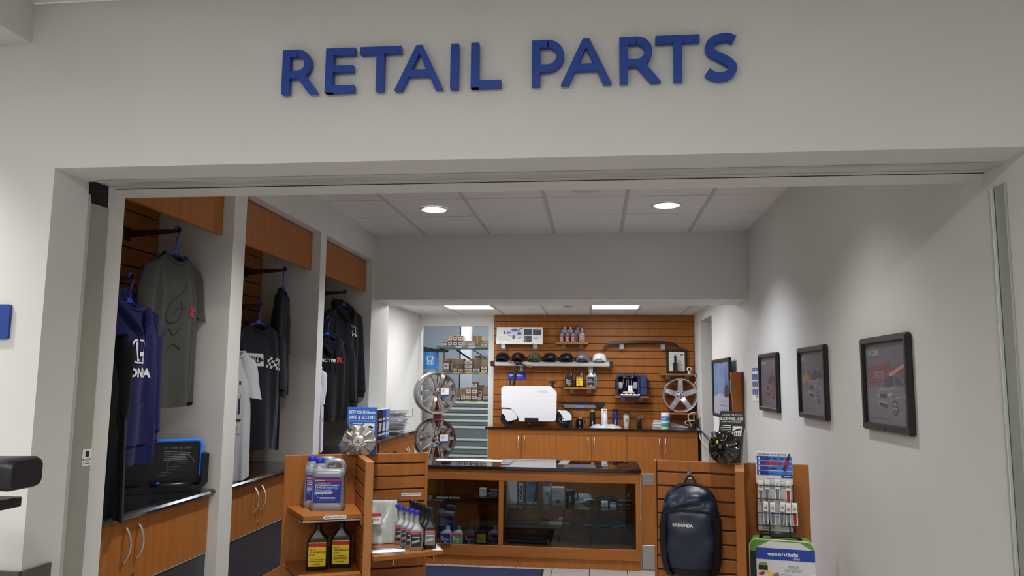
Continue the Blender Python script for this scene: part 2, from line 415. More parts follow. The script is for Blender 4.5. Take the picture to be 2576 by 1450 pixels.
# ceiling of the shop: grid and single tiles
def tile_ceiling(name,label,x0,x1,y0,y1,z,gx,gy,skip=()):
    c=struct(name,box(x0,x1,y0,y1,z+.03,z+.12),GRID,label)
    xs=sorted([x0,x1]+[gx+.6096*k for k in range(-12,13) if x0+.03<gx+.6096*k<x1-.03])
    ys=sorted([y0,y1]+[gy+.6096*k for k in range(-12,13) if y0+.02<gy+.6096*k<y1-.02])
    for x in xs[1:-1]: P('grid_bar',box(x-.014,x+.014,y0,y1,z-.001,z+.012,.001),GRIDB,c)
    for y in ys[1:-1]: P('grid_bar',box(x0,x1,y-.012,y+.012,z+.012,z+.02,.001),GRIDD,c)  # cross bars coloured dark as the shadow gap between tile rows
    P('edge_angle',J(box(x0,x0+.02,y0,y1,z-.002,z+.012),box(x1-.02,x1,y0,y1,z-.002,z+.012),box(x0,x1,y1-.02,y1,z-.002,z+.012),box(x0,x1,y0,y0+.02,z-.002,z+.012)),GRID,c)
    cache={}
    for a in range(len(xs)-1):
        for b in range(len(ys)-1):
            cx,cy=(xs[a]+xs[a+1])/2,(ys[b]+ys[b+1])/2
            if any(abs(cx-s[0])<.2 and abs(cy-s[1])<.2 for s in skip): continue
            w,d=round(xs[a+1]-xs[a]-.018,3),round(ys[b+1]-ys[b]-.018,3)
            if min(w,d)<.01: continue
            if (w,d) not in cache:
                o=P('tile',box(-w/2,w/2,-d/2,d/2,.004,.022,.003),TILE,c); cache[(w,d)]=o.data
            else: o=P('tile',cache[(w,d)],None,c)
            o.location=(cx,cy,z+random.uniform(-.001,.001))
    return c
tile_ceiling('ceiling','white tiled ceiling of the dim front shop',XL,XR,2.92,6.99,ZC,-1.5952,5.5864)
tile_ceiling('ceiling','white tiled ceiling of the bright back room',-2.526,XR,7.55,10.8,ZB,-1.284,9.83,skip=[(x,y) for x,y in BACK_PANELS])
# recessed lamps
GLOW=mat('lamp_glow',(255,255,255),.5,emit=7)
for k,(x,y,c,w) in enumerate(DOWNLIGHTS):
    lb=['round recessed downlight in shop ceiling near left bays','round recessed downlight in shop ceiling near right wall','round downlight behind the storefront header, left','round downlight behind the storefront header, right'][k]
    t=thing('downlight',lb,'light',(x,y,ZC),group=None)
    P('rim',T(lathe([(.098,-.004),(.118,-.006),(.122,0),(.098,.001)],32,False,False)),GRID,t,True)
    P('lens',T(lathe([(.099,-.003),(.02,-.004)],32)),GLOW,t,True)
GLOWP=mat('troffer_glow',(255,255,255),.5,emit=5)
for k,(x,y) in enumerate(BACK_PANELS):
    lb=['square ceiling light panel above the doorway side of back room','square ceiling light panel above the back slatwall middle','added unseen ceiling light panel just behind the header, left','added unseen ceiling light panel just behind the header, right'][k]
    t=thing('ceiling_light',lb,'light',(x,y,ZB))
    P('frame',J(box(-.3,.3,-.3,-.285,-.006,.02),box(-.3,.3,.285,.3,-.006,.02),box(-.3,-.285,-.285,.285,-.006,.02),box(.285,.3,-.285,.285,-.006,.02)),GRID,t)
    P('diffuser',box(-.285,.285,-.285,.285,-.003,.0),GLOWP,t)
t=thing('smoke_detector','round white ceiling detector half hidden by storefront header','detector',(-.07,5.27,ZC))
P('base',T(lathe([(.112,0),(.112,-.01),(.10,-.022),(.03,-.03)],28)),mat('detector_white',(205,203,200),.5),t,True)
P('slit',box(-.035,.035,-.095,-.085,-.024,-.02),BLACKM,t)
t=thing('ceiling_sensor','small round sensor on back room ceiling between light panels','sensor',(*atZ(1428,772,ZB)[:2],ZB))
P('base',T(lathe([(.055,0),(.055,-.008),(.02,-.022)],20)),mat('detector_white',(205,203,200),.5),t,True)

# right wall with its tall opening near the back
struct('wall_right',J(box(XR,1.55,2.92,9.15,0,ZC),box(XR,1.55,10.115,10.95,0,ZC),box(XR,1.55,9.15,10.115,2.385,ZC)),WALL,'long pale right wall carrying the framed car posters')
struct('door_2',J(box(1.42,1.46,9.15,10.115,0,.765,.004)),mat('half_door_grey',(132,130,128),.5,noise=.05,nscale=10),'grey half door low in the right wall opening')
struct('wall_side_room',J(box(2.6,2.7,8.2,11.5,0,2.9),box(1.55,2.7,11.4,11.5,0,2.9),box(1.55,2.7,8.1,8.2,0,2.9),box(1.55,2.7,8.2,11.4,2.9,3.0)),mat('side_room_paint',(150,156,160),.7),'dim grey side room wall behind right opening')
# left wall: soffit, pillars, bay backs
BAYS=[(2.96,4.16),(4.312,5.564),(5.686,6.952)]
struct('wall_left',J(box(-2.75,XL,2.96,6.952,2.712,ZC),box(-2.75,XL,4.16,4.312,0,2.712),box(-2.75,XL,5.564,5.686,0,2.712),box(-2.75,-2.60,2.96,6.952,0,2.712)),WALL,'left wall of pale pillars with three recessed bays')
# partition with the wide pass-through to the back room
struct('wall_partition',J(box(-2.09,XR,6.99,7.55,2.342,ZC),box(-2.75,-2.09,6.952,7.55,0,ZC)),WALL,'pale header wall between front shop and back room')
# back room
struct('wall_back',J(box(-2.50,-1.516,10.8,10.95,2.37,ZB+.2),box(-1.516,XR,10.8,10.95,0,ZB+.2),box(-2.72,-2.50,10.8,10.95,0,ZB+.2)),WHITEWALL,'white back wall with doorway to the parts store')
struct('wall_left_back',box(-2.72,-2.526,7.55,10.8,0,ZB+.2),WHITEWALL,'bright white left wall of back room')
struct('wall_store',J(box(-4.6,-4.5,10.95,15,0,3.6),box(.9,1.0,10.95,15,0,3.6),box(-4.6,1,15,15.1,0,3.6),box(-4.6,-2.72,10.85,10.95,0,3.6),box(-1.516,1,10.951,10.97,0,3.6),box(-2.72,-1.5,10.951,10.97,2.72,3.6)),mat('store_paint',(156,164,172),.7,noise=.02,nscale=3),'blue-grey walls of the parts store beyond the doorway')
struct('ceiling',box(-4.6,1,10.95,15,3.5,3.6),TILE,'plain ceiling of the parts store')
for k,(x,y) in enumerate(STORE_PANELS):
    t=thing('ceiling_light','long hanging light over parts store racks, number %s from doorway'%['one','two','three'][k],'light',(x,y,3.32))
    t['label']=['hanging strip light over the parts store drawers','hanging strip light over the far parts racks','hanging strip light right of the parts racks'][k]
    P('housing',box(-.6,.6,-.15,.15,0,.06,.01),GRID,t); P('tube',box(-.58,.58,-.12,.12,-.012,-.002),GLOWP,t); P('rod',box(-.01,.01,-.01,.01,.06,.18),GRID,t)
sw=P('light_switch',J(box(0,.008,-.02,.02,-.06,.06,.003)),mat('switch_grey',(176,176,176),.4,.5),None); sw.location=(-2.526,*atX(1038,1037,-2.526)[1:]); tag(sw,'steel light switch plate on back room left wall','switch')
P('toggle',box(.006,.014,-.006,.006,-.012,.012,.002),WHITE,sw)

# ------------------------------------------------------------------ RETAIL PARTS letters (one object each)
def zl(px,py): return atY(px,py,2.455)
c8=lambda x,y:(680+x/2.1467,60+y/2.1467)
CAPH=.1577; W_=.172                                  # stroke in cap heights
_d=[0]
def L_depth(): _d[0]=(_d[0]+1)%5; return -.022-.00025*_d[0]
def L_stroke(pts,w=W_): return strip_prism([(x*CAPH,z*CAPH) for x,z in pts],w*CAPH,L_depth(),0)
def L_poly(pts): return prism([(x*CAPH,z*CAPH) for x,z in pts],L_depth(),0)
def arc2(cx,cz,rx,rz,a0,a1,n=14): return [(cx+rx*math.cos(R(a0+(a1-a0)*i/n)),cz+rz*math.sin(R(a0+(a1-a0)*i/n))) for i in range(n+1)]
def letter(ch,w):
    h=W_/2; s=W_
    stem=lambda x:L_poly([(x,0),(x+s,0),(x+s,1),(x,1)])
    if ch=='I': return stem(0)
    if ch=='L': return J(stem(0),L_poly([(0,0),(w,0),(w,s*.92),(0,s*.92)]))
    if ch=='E': return J(stem(0),*[L_poly([(0,z),(w*q,z),(w*q,z+s*.88),(0,z+s*.88)]) for z,q in ((0,1),(.455,.95),(1-s*.88,1))])
    if ch=='T': return J(L_poly([(w/2-s/2,0),(w/2+s/2,0),(w/2+s/2,1),(w/2-s/2,1)]),L_poly([(0,1-s*.92),(w,1-s*.92),(w,1),(0,1)]))
    if ch=='A': return J(L_poly([(0,0),(s*.98,0),(w/2+.02,.86),(w/2+.07,1),(w/2-.07,1)]),L_poly([(w,0),(w-s*.98,0),(w/2-.02,.86),(w/2-.07,1),(w/2+.07,1)]),L_poly([(w*.22,.30),(w*.78,.30),(w*.78,.30+s*.86),(w*.22,.30+s*.86)]))
    if ch=='P':
        r=.27; return J(stem(0),L_stroke([(s*.5,1-h*.9),(w-r-h+.02,1-h*.9)]+arc2(w-r-h*.95,1-h*.9-r,r,r,90,-90)+[(s*.5,1-h*.9-2*r)],s*.93))
    if ch=='R':
        r=.245; return J(stem(0),L_stroke([(s*.5,1-h*.9),(w-r-h-.16,1-h*.9)]+arc2(w-r-h*.95-.17,1-h*.9-r,r,r,90,-90)+[(s*.5,1-h*.9-2*r)],s*.93),
            L_poly([(s+.14,.40),(s+.33,.46),(w,0),(w-s*1.22,0)]))
    if ch=='S':
        pts=[(.90,.86),(.74,.915),(.52,.915),(.27,.86),(.14,.74),(.20,.60),(.45,.50),(.70,.40),(.84,.27),(.74,.13),(.50,.075),(.27,.09),(.06,.18)]
        return L_stroke(spline([(x*w/.94,z) for x,z in pts],5),s*.98)
LET=[('R',72,268,398,165,'letter R at start of the word RETAIL'),('E',305,462,386,150,'letter E in the word RETAIL'),('T',488,710,375,138,'letter T in the word RETAIL'),('A',678,938,366,125,'letter A in the word RETAIL'),
('I',977,1026,358,118,'letter I in the word RETAIL'),('L',1087,1250,352,112,'letter L at end of the word RETAIL'),('P',1415,1588,342,98,'letter P at start of the word PARTS'),('A',1570,1842,335,92,'letter A in the word PARTS'),
('R',1885,2107,325,82,'letter R in the word PARTS'),('T',2080,2318,318,72,'letter T in the word PARTS'),('S',2345,2512,322,66,'letter S at end of the word PARTS')]
for ch,x0,x1,yb,yt,lb in LET:
    a=zl(*c8(x0,(yb+yt)/2)); b=zl(*c8(x1,(yb+yt)/2)); w=(b.x-a.x)/CAPH
    o=P('sign_letter',T(letter(ch,w),(0,0,0)),BLUE); o.location=(a.x,2.462,2.5757); tag(o,'blue raised '+lb,'letter','blue sign letters')
    q,z={'A':(.5,.9),'T':(.5,.5),'S':(.5,.5)}.get(ch,(.1,.5)); P('standoff',cyl((q*w*CAPH,-.001,z*CAPH),(q*w*CAPH,.0085,z*CAPH),.004),NICKEL,o)
# blue sign plate at the left edge, seat beside it
sg=P('sign_plate',prism(rrect(.15,.06,.006,3),-.012,0),mat('plate_blue',(30,62,140),.4)); p=zl(27,809); sg.location=(p.x-.16,2.47,p.z+.0); tag(sg,'blue rectangular sign plate on storefront wall at left edge','sign')
# ================================================================== bays with cabinets and clothes
def slat_panel(parent,x0,x1,z0,z1,y,pitch,gap=.010,back=.008,front=.012,first=None,m=None,mg=None,along='x'):
    """slatted board facing -Y of the parent (or +X when along='y'): single slats proud of a dark backing"""
    m=m or WOOD; mg=mg or GROOVE
    def bx(a,b,d0,d1,c,d,bev): return box(a,b,d0,d1,c,d,bev) if along=='x' else box(-d1,-d0,a,b,c,d,bev)
    P('backing',bx(x0,x1,y+front,y+front+back,z0,z1,0),mg,parent)
    cuts=[]; z=first if first is not None else z1-pitch
    while z>z0+.01: cuts.append(z); z-=pitch
    top=z1
    for c in cuts+[z0-gap/2]:
        lo=c+gap/2
        if top-lo>.004: P('slat',bx(x0,x1,y,y+front,lo,top,.0015),m,parent)
        top=c-gap/2
def arc_handle(h,out,r=.006,n=9):
    return tube([(0,-out*math.sin(PI*i/n)**.8-.002,-h/2+h*i/n) for i in range(n+1)],r,8)
def cabinet_door(parent,x0,x1,z0,z1,y,hx,lock=None,label=None,hz=None,hl=.16,thick=.018,m=None):
    d=P('door',box(x0+.0015,x1-.0015,y,y+thick,z0,z1,.0015),m or WOOD,parent)
    P('handle',T(arc_handle(hl,.032),(hx,y,hz if hz else z1-.03-hl/2)),NICKEL,d,True)
    if lock: P('lock',T(cyl((0,0,0),(0,-.008,0),.009,n=14),(lock[0],y,lock[1])),NICKEL,d,True)
    return d
DARKPANEL=mat('dark_laminate',(58,58,64),.35,noise=.06,nscale=10)
for k,(y0,y1) in enumerate(BAYS):
    nm=['nearest','middle','farthest'][k]; L=y1-y0
    sw_=thing('slatwall','cherry slatwall board at back of the %s clothes bay'%nm,'slatwall',(-2.59,y0,0))
    slat_panel(sw_,.002,L-.002,1.0,2.71,-.05,.1016,along='y',gap=.008)
    v=P('valance',box(-2.178,-2.15,y0+.004,y1-.004,2.42,2.700,.002),WOOD); tag(v,'cherry wood valance board across top of the %s clothes bay'%nm,'valance')
    P('cleat',box(-2.20,-2.178,y0+.004,y1-.004,2.64,2.712),WOOD,v)
    ct=P('countertop',prism([(-2.58,.95),(-2.125,.95),(-2.112,.956),(-2.106,.968),(-2.112,.98),(-2.125,.986),(-2.58,.986)],y0+.003,y1-.003,'y'),GRANITE); tag(ct,'polished black granite counter slab in the %s clothes bay'%nm,'countertop')
    cb=thing('base_cabinet','cherry base cabinet with two doors below %s clothes bay counter'%nm,'cabinet',(-2.142,y0,0),PI/2)
    # local x runs along world +Y, local -y faces world +X
    P('body',box(.003,L-.003,.02,.44,.0,.948),WOOD,cb)
    mid=.485 if k==0 else .475
    cabinet_door(cb,.003,mid,.645,.946,0,mid-.055,hl=.155,lock=None)
    cabinet_door(cb,mid,L-.003,.645,.946,0,mid+.045,lock=(mid+.018,.69),hl=.155)
    P('kick_panel',box(.003,L-.003,.004,.02,.335,.640,.001),DARKPANEL,cb)
    P('edge_strip',box(.003,L-.003,.0,.02,.640,.6445),ALU,cb)
    P('plinth',box(.003,L-.003,.0,.02,.06,.33,.001),WOOD,cb)

# ---- hangers, arms and garments
HANG=mat('hanger_blue',(36,66,190),.35)
ARM=mat('arm_brown',(70,34,20),.45)
def face_arm(x,y,z,label):
    L=x+2.54
    t=thing('hanging_arm',label,'bracket',(-2.54,y,z))
    P('arm',prism([(0,-.045),(.0,.0),(L+.02,.0),(L+.02,-.016)],-.006,.006),ARM,t)
    P('end_stop',box(L+.004,L+.02,-.008,.008,-.014,.012,.003),BLACK,t)
    P('wall_clip',box(0,.014,-.02,.02,-.06,.012,.003),BLACK,t)
def coat_hanger(x,y,z,tdeg,label,hw=.2,drop=.125):
    """hook eye at (x,y,z); shoulder bar along the local X axis"""
    t=thing('clothes_hanger',label,'hanger',(x,y,z),R(90-tdeg)); 
    hook=[(0,0,-drop),(.004,0,-.07),(.018,0,-.035)]+[(.019*math.cos(R(a)),0,-.016+.021*math.sin(R(a))) for a in (-10,30,70,110,150,185)]
    P('hook',tube(spline(hook,3),.004,8),HANG,t,True)
    sh=[(-hw,0,-drop-.085),(-hw*.5,0,-drop-.042),(0,0,-drop),(hw*.5,0,-drop-.042),(hw,0,-drop-.085)]
    P('shoulder_bar',J(tube(sh,.0045,8),tube([(-hw,0,-drop-.085),(-hw*.9,0,-drop-.10),(hw*.9,0,-drop-.10),(hw,0,-drop-.085)],.004,8),box(-.02,.02,-.003,.003,-drop-.018,-drop+.006,.003)),HANG,t,True)
    return t
def garment(name,label,cat,x,y,ztop,zhem,tdeg,hw,m,sleeve=.22,sl_w=.075,sl_out=.05,folds=.015,seed=1,hem_w=None,hood=False,thick=.055,slope=.38,cuff=False,neck=.105,zip_=False,group='garments hanging in the bays',pocket=False):
    """local X along the shoulders, -Y is the front. Returns the thing and a function front(x,z)->y"""
    rnd=random.Random(seed); t=thing(name,label,cat,(x,y,0),R(90-tdeg),group=group)
    ph=[rnd.uniform(0,6.28) for _ in range(6)]; hem_w=hem_w or hw*1.04
    def width(v): return hw*(1-.05*math.sin(min(1,v*2.2)*PI))*(1-v)+hem_w*v
    def fold(a,v): return folds*(.25+v)*(math.sin(5*a+ph[0]+1.2*v)+.6*math.sin(9*a+ph[1]-2*v)+.4*math.sin(14*a+ph[2]))
    def surf(a,v,off=0):
        w=width(v); ca,sa=math.cos(a),math.sin(a)
        sx=math.copysign(abs(ca)**.75,ca); px=w*sx
        dep=thick*(.35+.65*min(1,v*4))*(1-.25*v)
        ax=abs(px)
        ztp=ztop-slope*max(0,ax-neck*.6)-.02*(ax/hw)**2
        if ax<neck: ztp-= (.055 if sa<0 else .008)*math.cos(ax/neck*PI/2)
        z=ztp+(zhem+.012*math.sin(3*a+ph[3])-ztp)*v
        yy=math.copysign(abs(sa)**.8,sa)*(dep+fold(a,v)+off)
        return (px,yy,z)
    nu,nv=96,36
    secs=[[surf(2*PI*i/nu,(k/nv)**1.15) for i in range(nu)] for k in range(nv+1)]
    P('body',loft(secs,False,False),m,t,True)
    def front(px,z,off=.004):
        v=max(0,min(1,(ztop-slope*max(0,abs(px)-neck*.6)-z)/(ztop-zhem)))
        for _ in range(3):
            w=width(v); c=max(-1,min(1,px/w)); ca=math.copysign(abs(c)**(1/.75),c); a=-math.acos(ca)
            p=surf(a,v); v=max(0,min(1,v+(p[2]-z)/(ztop-zhem)))
        return surf(a,v)[1]-off
    # neck band
    P('collar',tube([(neck*math.cos(a)*1.0,(.35*thick*1.2)*math.sin(a)-.004,ztop-.012-(.05 if math.sin(a)<0 else .004)*abs(math.sin(a))) for a in [2*PI*i/24 for i in range(25)]],.008,6),m,t,True)
    for s in (-1,1):
        zs=ztop-slope*(hw-neck*.6)-.03
        n=10; secs=[]
        for k in range(n+1):
            q=k/n; cx=s*(hw-.035+sl_out*q+ (.01 if k else 0)); cz=zs+.02-sleeve*q; r=sl_w*(1-.18*q)*(1+.04*math.sin(9*q+ph[4])); 
            if k==0: r*=.92
            tl=s*R(12)*(1-q*.4)
            ring_=[]
            for i in range(20):
                a=2*PI*i/20; rr=1+.06*math.sin(4*a+ph[5]+3*q)
                lx=r*math.cos(a)*rr*.82; ly=thick*.72*math.sin(a)*rr*(.75+.25*q); ring_.append((cx+lx*math.cos(tl),ly,cz-lx*math.sin(tl)*1.6))
            secs.append(ring_)
        P('sleeve',loft(secs,True,False),m,t,True)
        if cuff:
            e=secs[-1]; c=[sum(p[i] for p in e)/20 for i in range(3)]
            P('cuff',loft([[(c[0]+(p[0]-c[0])*f_,p[1]*f_,p[2]+dz) for p in e] for f_,dz in ((1.0,.012),(.84,-.005),(.80,-.05))],True,True),m,t,True)
    if cuff:
        P('waistband',loft([[(p[0]*f_,p[1]*f_,zhem+dz) for p in secs_hem(surf)] for f_,dz in ((1.0,.03),(.97,.0),(.955,-.045))],False,False),m,t,True)
    if hood:
        hp=spline([(-.015,-.085,ztop-.17),(-.07,-.06,ztop-.11),(-.115,-.005,ztop-.045),(-.07,.05,ztop+.005),(.0,.065,ztop+.015),(.07,.05,ztop+.005),(.115,-.005,ztop-.045),(.07,-.06,ztop-.11),(.015,-.085,ztop-.17)],5)
        P('hood',tube(hp,.03,10,rs=[.006+.030*math.sin(PI*i/(len(hp)-1))**.6 for i in range(len(hp))]),m,t,True); P('hood_back',ball((0,.05,ztop-.09),(.10,.055,.11),16,8),m,t,True)
        P('drawstring',J(*[tube([(s*.03,front(s*.03,ztop-.12,.02),ztop-.12),(s*.034,front(s*.034,ztop-.2,.01),ztop-.2),(s*.03,front(s*.03,ztop-.30,.008),ztop-.30)],.003,6) for s in (-1,1)]),m,t,True)
    if pocket:
        z0,z1=zhem+.05,zhem+.25; pts=[(-.14,z0),(.14,z0),(.14,z0+.08),(.10,z1),(-.10,z1),(-.14,z0+.08)]
        V=[];F=[]
        for j in range(7):
            f_=j/6; z=z0+(z1-z0)*f_; w=.14 if f_<.4 else .14-.04*(f_-.4)/.6
            for i in range(9): px=-w+2*w*i/8; V.append((px,front(px,z,.007),z))
        for j in range(6):
            for i in range(8): F.append((j*9+i,j*9+i+1,(j+1)*9+i+1,(j+1)*9+i))
        P('pocket',(V,F),m,t,True)
    if zip_: P('zip',tube([(0,front(0,z,.004),z) for z in [ztop-.08-(ztop-.1-zhem)*i/12 for i in range(13)]],.003,6),mat('zip_dark',(40,40,44),.4,.6),t,True)
    return t,front
def secs_hem(surf): return [surf(2*PI*i/96,1) for i in range(96)]
class Cloth(Plane):
    """printing on the front of a garment"""
    def __init__(s,front,ox,oz): s.f=front; s.ox=ox; s.oz=oz
    def pt(s,x,y,off=.001): return (s.ox+x, s.f(s.ox+x,s.oz+y,.002+off), s.oz+y)
    def div(s,a,b): return max(1,int(abs(b-a)/.02))
def fabric(name,rgb,noise=.12,sheen=.08): return mat(name,rgb,.92,noise=noise,nscale=260,bump=.25,bscale=500,sheen=sheen,spec=.2)
F_GREY=fabric('fabric_charcoal',(62,62,59)); F_NAVY=fabric('fabric_navy',(20,23,76)); F_BLK=fabric('fabric_black',(17,19,23)); F_BLK2=fabric('fabric_ink',(21,24,33))
F_LG=fabric('fabric_light_grey',(172,172,178),.08); F_WH=fabric('fabric_white',(214,214,222),.04); F_DK=fabric('fabric_dark_grey',(32,33,41)); F_BB=fabric('fabric_jet',(12,12,14))
SILV=mat('print_silver',(206,204,196),.45); CRIM=mat('print_crimson',(170,30,44),.55); DKP=mat('print_dark_ink',(30,30,32),.7)
face_arm(-2.25,3.85,2.395,'high brown hanging arm in the nearest clothes bay')
face_arm(-2.25,3.47,2.087,'lower brown hanging arm in the nearest clothes bay')
face_arm(-2.25,5.283,2.388,'high brown hanging arm in the middle clothes bay')
face_arm(-2.20,4.80,2.085,'lower brown hanging arm in the middle clothes bay')
face_arm(-2.25,6.634,2.383,'high brown hanging arm in the farthest clothes bay')
face_arm(-2.20,6.11,2.09,'lower brown hanging arm in the farthest clothes bay')
# nearest bay
coat_hanger(-2.25,3.85,2.405,0,'blue plastic hanger holding the charcoal tee',.18)
t,fr=garment('t_shirt','charcoal grey tee with red letter R in the nearest bay','t-shirt',-2.25,3.85,2.268,1.452,0,.235,F_GREY,sleeve=.27,sl_w=.10,seed=3,folds=.014)
c=Cloth(fr,.105,1.93); P('red_letter',c.text('R',0,0,.05,bold=.06,w=.085,shear=.5),CRIM,t)
c=Cloth(fr,-.03,1.80)
def ink(c,pts,w):
    L,Q=strip2(spline([(x,z,0) for x,z in pts],5),w); V=[c.pt(*p[:2],.001) for p in L]+[c.pt(*p[:2],.001) for p in Q]; n=len(L); return V,[(i,i+1,n+i+1,n+i) for i in range(n-1)]
P('ink_drawing',J(ink(c,[(-.09,.10),(-.07,.17),(-.02,.22),(.05,.26),(.07,.30)],.006),ink(c,[(-.09,.10),(-.05,.08),(.0,.10),(.03,.15),(.02,.20)],.006),ink(c,[(-.10,.0),(-.06,.05),(-.02,.02),(.02,.06)],.007),ink(c,[(-.06,-.06),(-.02,-.03),(.03,-.05)],.006),ink(c,[(-.03,.13),(.0,.16),(.05,.17)],.005)),DKP,t)
coat_hanger(-2.25,3.47,2.098,0,'blue plastic hanger holding the navy hoodie',.17)
t,fr=garment('hoodie','navy blue hoodie with white badge and HONDA lettering','hoodie',-2.25,3.47,1.985,1.225,0,.225,F_NAVY,sleeve=.58,sl_w=.085,sl_out=.035,seed=5,hood=True,cuff=True,pocket=True,thick=.075)
c=Cloth(fr,-.005,1.66)
P('badge_print',emblem(c,0,.06,.115),WHITE,t); P('lettering',c.text('HONDA',0,-.06,.04,bold=.05,w=.26),WHITE,t)
t,fr=garment('t_shirt','long black shirt hanging over the nearest bay counter edge','t-shirt',-2.22,3.235,1.80,.955,60,.115,F_BB,sleeve=.34,sl_w=.062,sl_out=.005,seed=8,hem_w=.14)
coat_hanger(-2.22,3.235,1.905,60,'hanger inside the long black shirt',.09); face_arm(-2.22,3.235,1.895,'lowest brown hanging arm hidden behind first pillar')
# middle bay
coat_hanger(-2.25,5.283,2.398,-15,'blue plastic hanger holding the narrow black polo',.15)
t,fr=garment('polo_shirt','black long-sleeved polo seen almost edge on in middle bay','shirt',-2.25,5.283,2.245,1.47,-15,.20,F_BLK,sleeve=.40,sl_w=.085,sl_out=.04,seed=11)
c=Cloth(fr,.085,2.03); P('chest_print',J(c.text('HPD',0,0,.022,bold=.04)),CRIM,t); P('chest_print',c.text('R',.012,-.03,.018,bold=.05,w=.05),SILV,t)
P('neck_tag',T(box(-.012,.012,-.001,.001,-.02,.02),(-.005,-.004,2.20)),GREYP,t)
coat_hanger(-2.20,4.80,2.095,12,'blue plastic hanger holding the dark printed tee',.20)
t,fr=garment('t_shirt','dark navy tee with silver HPD chequered flag print','t-shirt',-2.20,4.80,1.962,1.13,12,.25,F_BLK2,sleeve=.36,sl_w=.095,sl_out=.03,seed=14)
c=Cloth(fr,.0,1.705)
chk=[]
for i in range(7):
    for j in range(4):
        if (i+j)%2==0: chk.append(c.poly([(.02+.026*i+.007*j,-.035+.018*j-.003*i),(.046+.026*i+.007*j,-.038+.018*j-.003*i),(.053+.026*i+.007*j,-.020+.018*j-.003*i),(.027+.026*i+.007*j,-.017+.018*j-.003*i)]))
pan=[c.rect(-.20,-.03,-.02,-.021),c.rect(-.20,.045,-.0,.054),c.rect(-.20,-.03,-.19,.054)]
P('flag_print',J(*chk,*[c.poly([(-.2+.2*q/8,-.03),(-.2+.2*(q+1)/8,-.03),(-.2+.2*(q+1)/8,.052),(-.2+.2*q/8,.052)],.001) for q in range(8)]),SILV,t)
P('lettering',c.text('HPD',-.10,-.008,.04,.004,w=.16,bold=.0),DKP,t)
t,fr=garment('t_shirt','light grey tee with dark back print in the middle bay','t-shirt',-2.23,4.44,1.77,1.0,60,.15,F_LG,sleeve=.25,sl_w=.07,sl_out=.043,seed=17,hem_w=.165)
c=Cloth(fr,.02,1.42); P('print',J(*[c.rect(-.08+.028*i,-.05+.013*((i*5)%4),-.068+.028*i,.10+.02*((i*3)%4)) for i in range(6)],c.rect(-.09,-.08,.08,-.068)),DKP,t)
P('gold_print',J(c.text('2018',0,-.13,.03,w=.13),c.rect(-.1,-.155,.08,-.15)),mat('print_gold',(176,150,96),.5),t)
coat_hanger(-2.23,4.44,1.875,60,'hanger inside the light grey tee',.12); face_arm(-2.23,4.44,1.865,'lowest brown hanging arm hidden behind second pillar')
# farthest bay
coat_hanger(-2.25,6.634,2.393,15,'blue plastic hanger holding the dark grey hoodie',.18)
t,fr=garment('hoodie','dark grey hoodie with white suitcase scooter outline on chest','hoodie',-2.25,6.634,2.265,1.36,15,.24,F_DK,sleeve=.70,sl_w=.095,sl_out=.10,seed=21,hood=True,cuff=True,thick=.07)
c=Cloth(fr,.075,2.03)
P('scooter_print',J(c.rect(-.035,-.03,-.028,.035),c.rect(-.035,.03,.035,.037),c.rect(.028,-.03,.035,.03),c.rect(-.035,-.035,.035,-.028),c.rect(-.025,.037,-.019,.085),c.rect(.02,.037,.025,.055),c.rect(-.045,-.05,-.02,-.036),c.rect(.02,-.05,.045,-.036)),WHITE,t)
coat_hanger(-2.20,6.11,2.10,28,'blue plastic hanger holding the black hoodie',.18)
t,fr=garment('hoodie','black hoodie with white CIVIC TYPE R lettering','hoodie',-2.20,6.11,1.955,1.30,28,.25,F_BB,sleeve=.46,sl_w=.095,sl_out=.05,seed=25,hood=True,cuff=True,thick=.07)
c=Cloth(fr,.0,1.735); P('lettering',c.text('CIVIC TYPE',-.06,0,.024,bold=.03,w=.19),WHITE,t); P('red_letter',c.text('R',.085,-.005,.042,bold=.05,w=.07),CRIM,t)
P('neck_label',T(box(-.02,.02,-.001,.001,-.015,.015),(0,-.03,1.87)),mat('label_mint',(150,180,180),.6),t)
t,fr=garment('t_shirt','white tee with small black print in the farthest bay','t-shirt',-2.245,5.815,1.70,1.03,62,.13,F_WH,sleeve=.26,sl_w=.06,sl_out=.0,seed=29,hem_w=.14)
c=Cloth(fr,.09,1.28); P('print',c.poly(arc(0,0,.035,0,360,16)),DKP,t)
coat_hanger(-2.245,5.815,1.805,62,'hanger inside the white tee',.11); face_arm(-2.245,5.815,1.795,'lowest brown hanging arm hidden behind third pillar')
# portable lamp display in the nearest bay
t=thing('light_display','black display stand with glowing blue rim and lamp picture panel','display',(-2.335,3.985,.986),R(38))
BR=mat('display_black',(16,16,18),.3)
P('cradle',J(*[strip_prism([( -.215,.20),(-.215,.05),(-.19,.018),(.19,.018),(.215,.05),(.215,.20)],.034,-.06,.05)],),BR,t)
P('panel',prism([(x,z+.155) for x,z in rrect(.205,.115,.03,4)],.0,.02),BR,t)
P('blue_rim',J(tube([(-.198,-.005,.08)]+[(x,-.005,z+.155) for x,z in arc(-.175,.09,.026,180,90,5)+arc(.175,.09,.026,90,0,5)]+[(.2,-.005,.08)],.0075,8)),mat('rim_blue',(30,110,220),.3,emit=.35),t,True)
pl=Plane((0,-.0005,.155)); P('lettering',J(pl.text('LET THERE BE LIGHT',.08,.07,.011,align='c',w=.14),pl.lines(.01,.15,.055,6,.009,.004)),GREYP,t)
P('lamp_picture',J(*[pl.rect(-.02+.02*i,-.07+.014*i,.03+.022*i,-.066+.014*i) for i in range(6)],pl.poly(arc(.1,-.03,.075,200,20,12)+arc(.1,-.03,.07,20,200,12))),mat('print_dim',(86,86,92),.4),t)
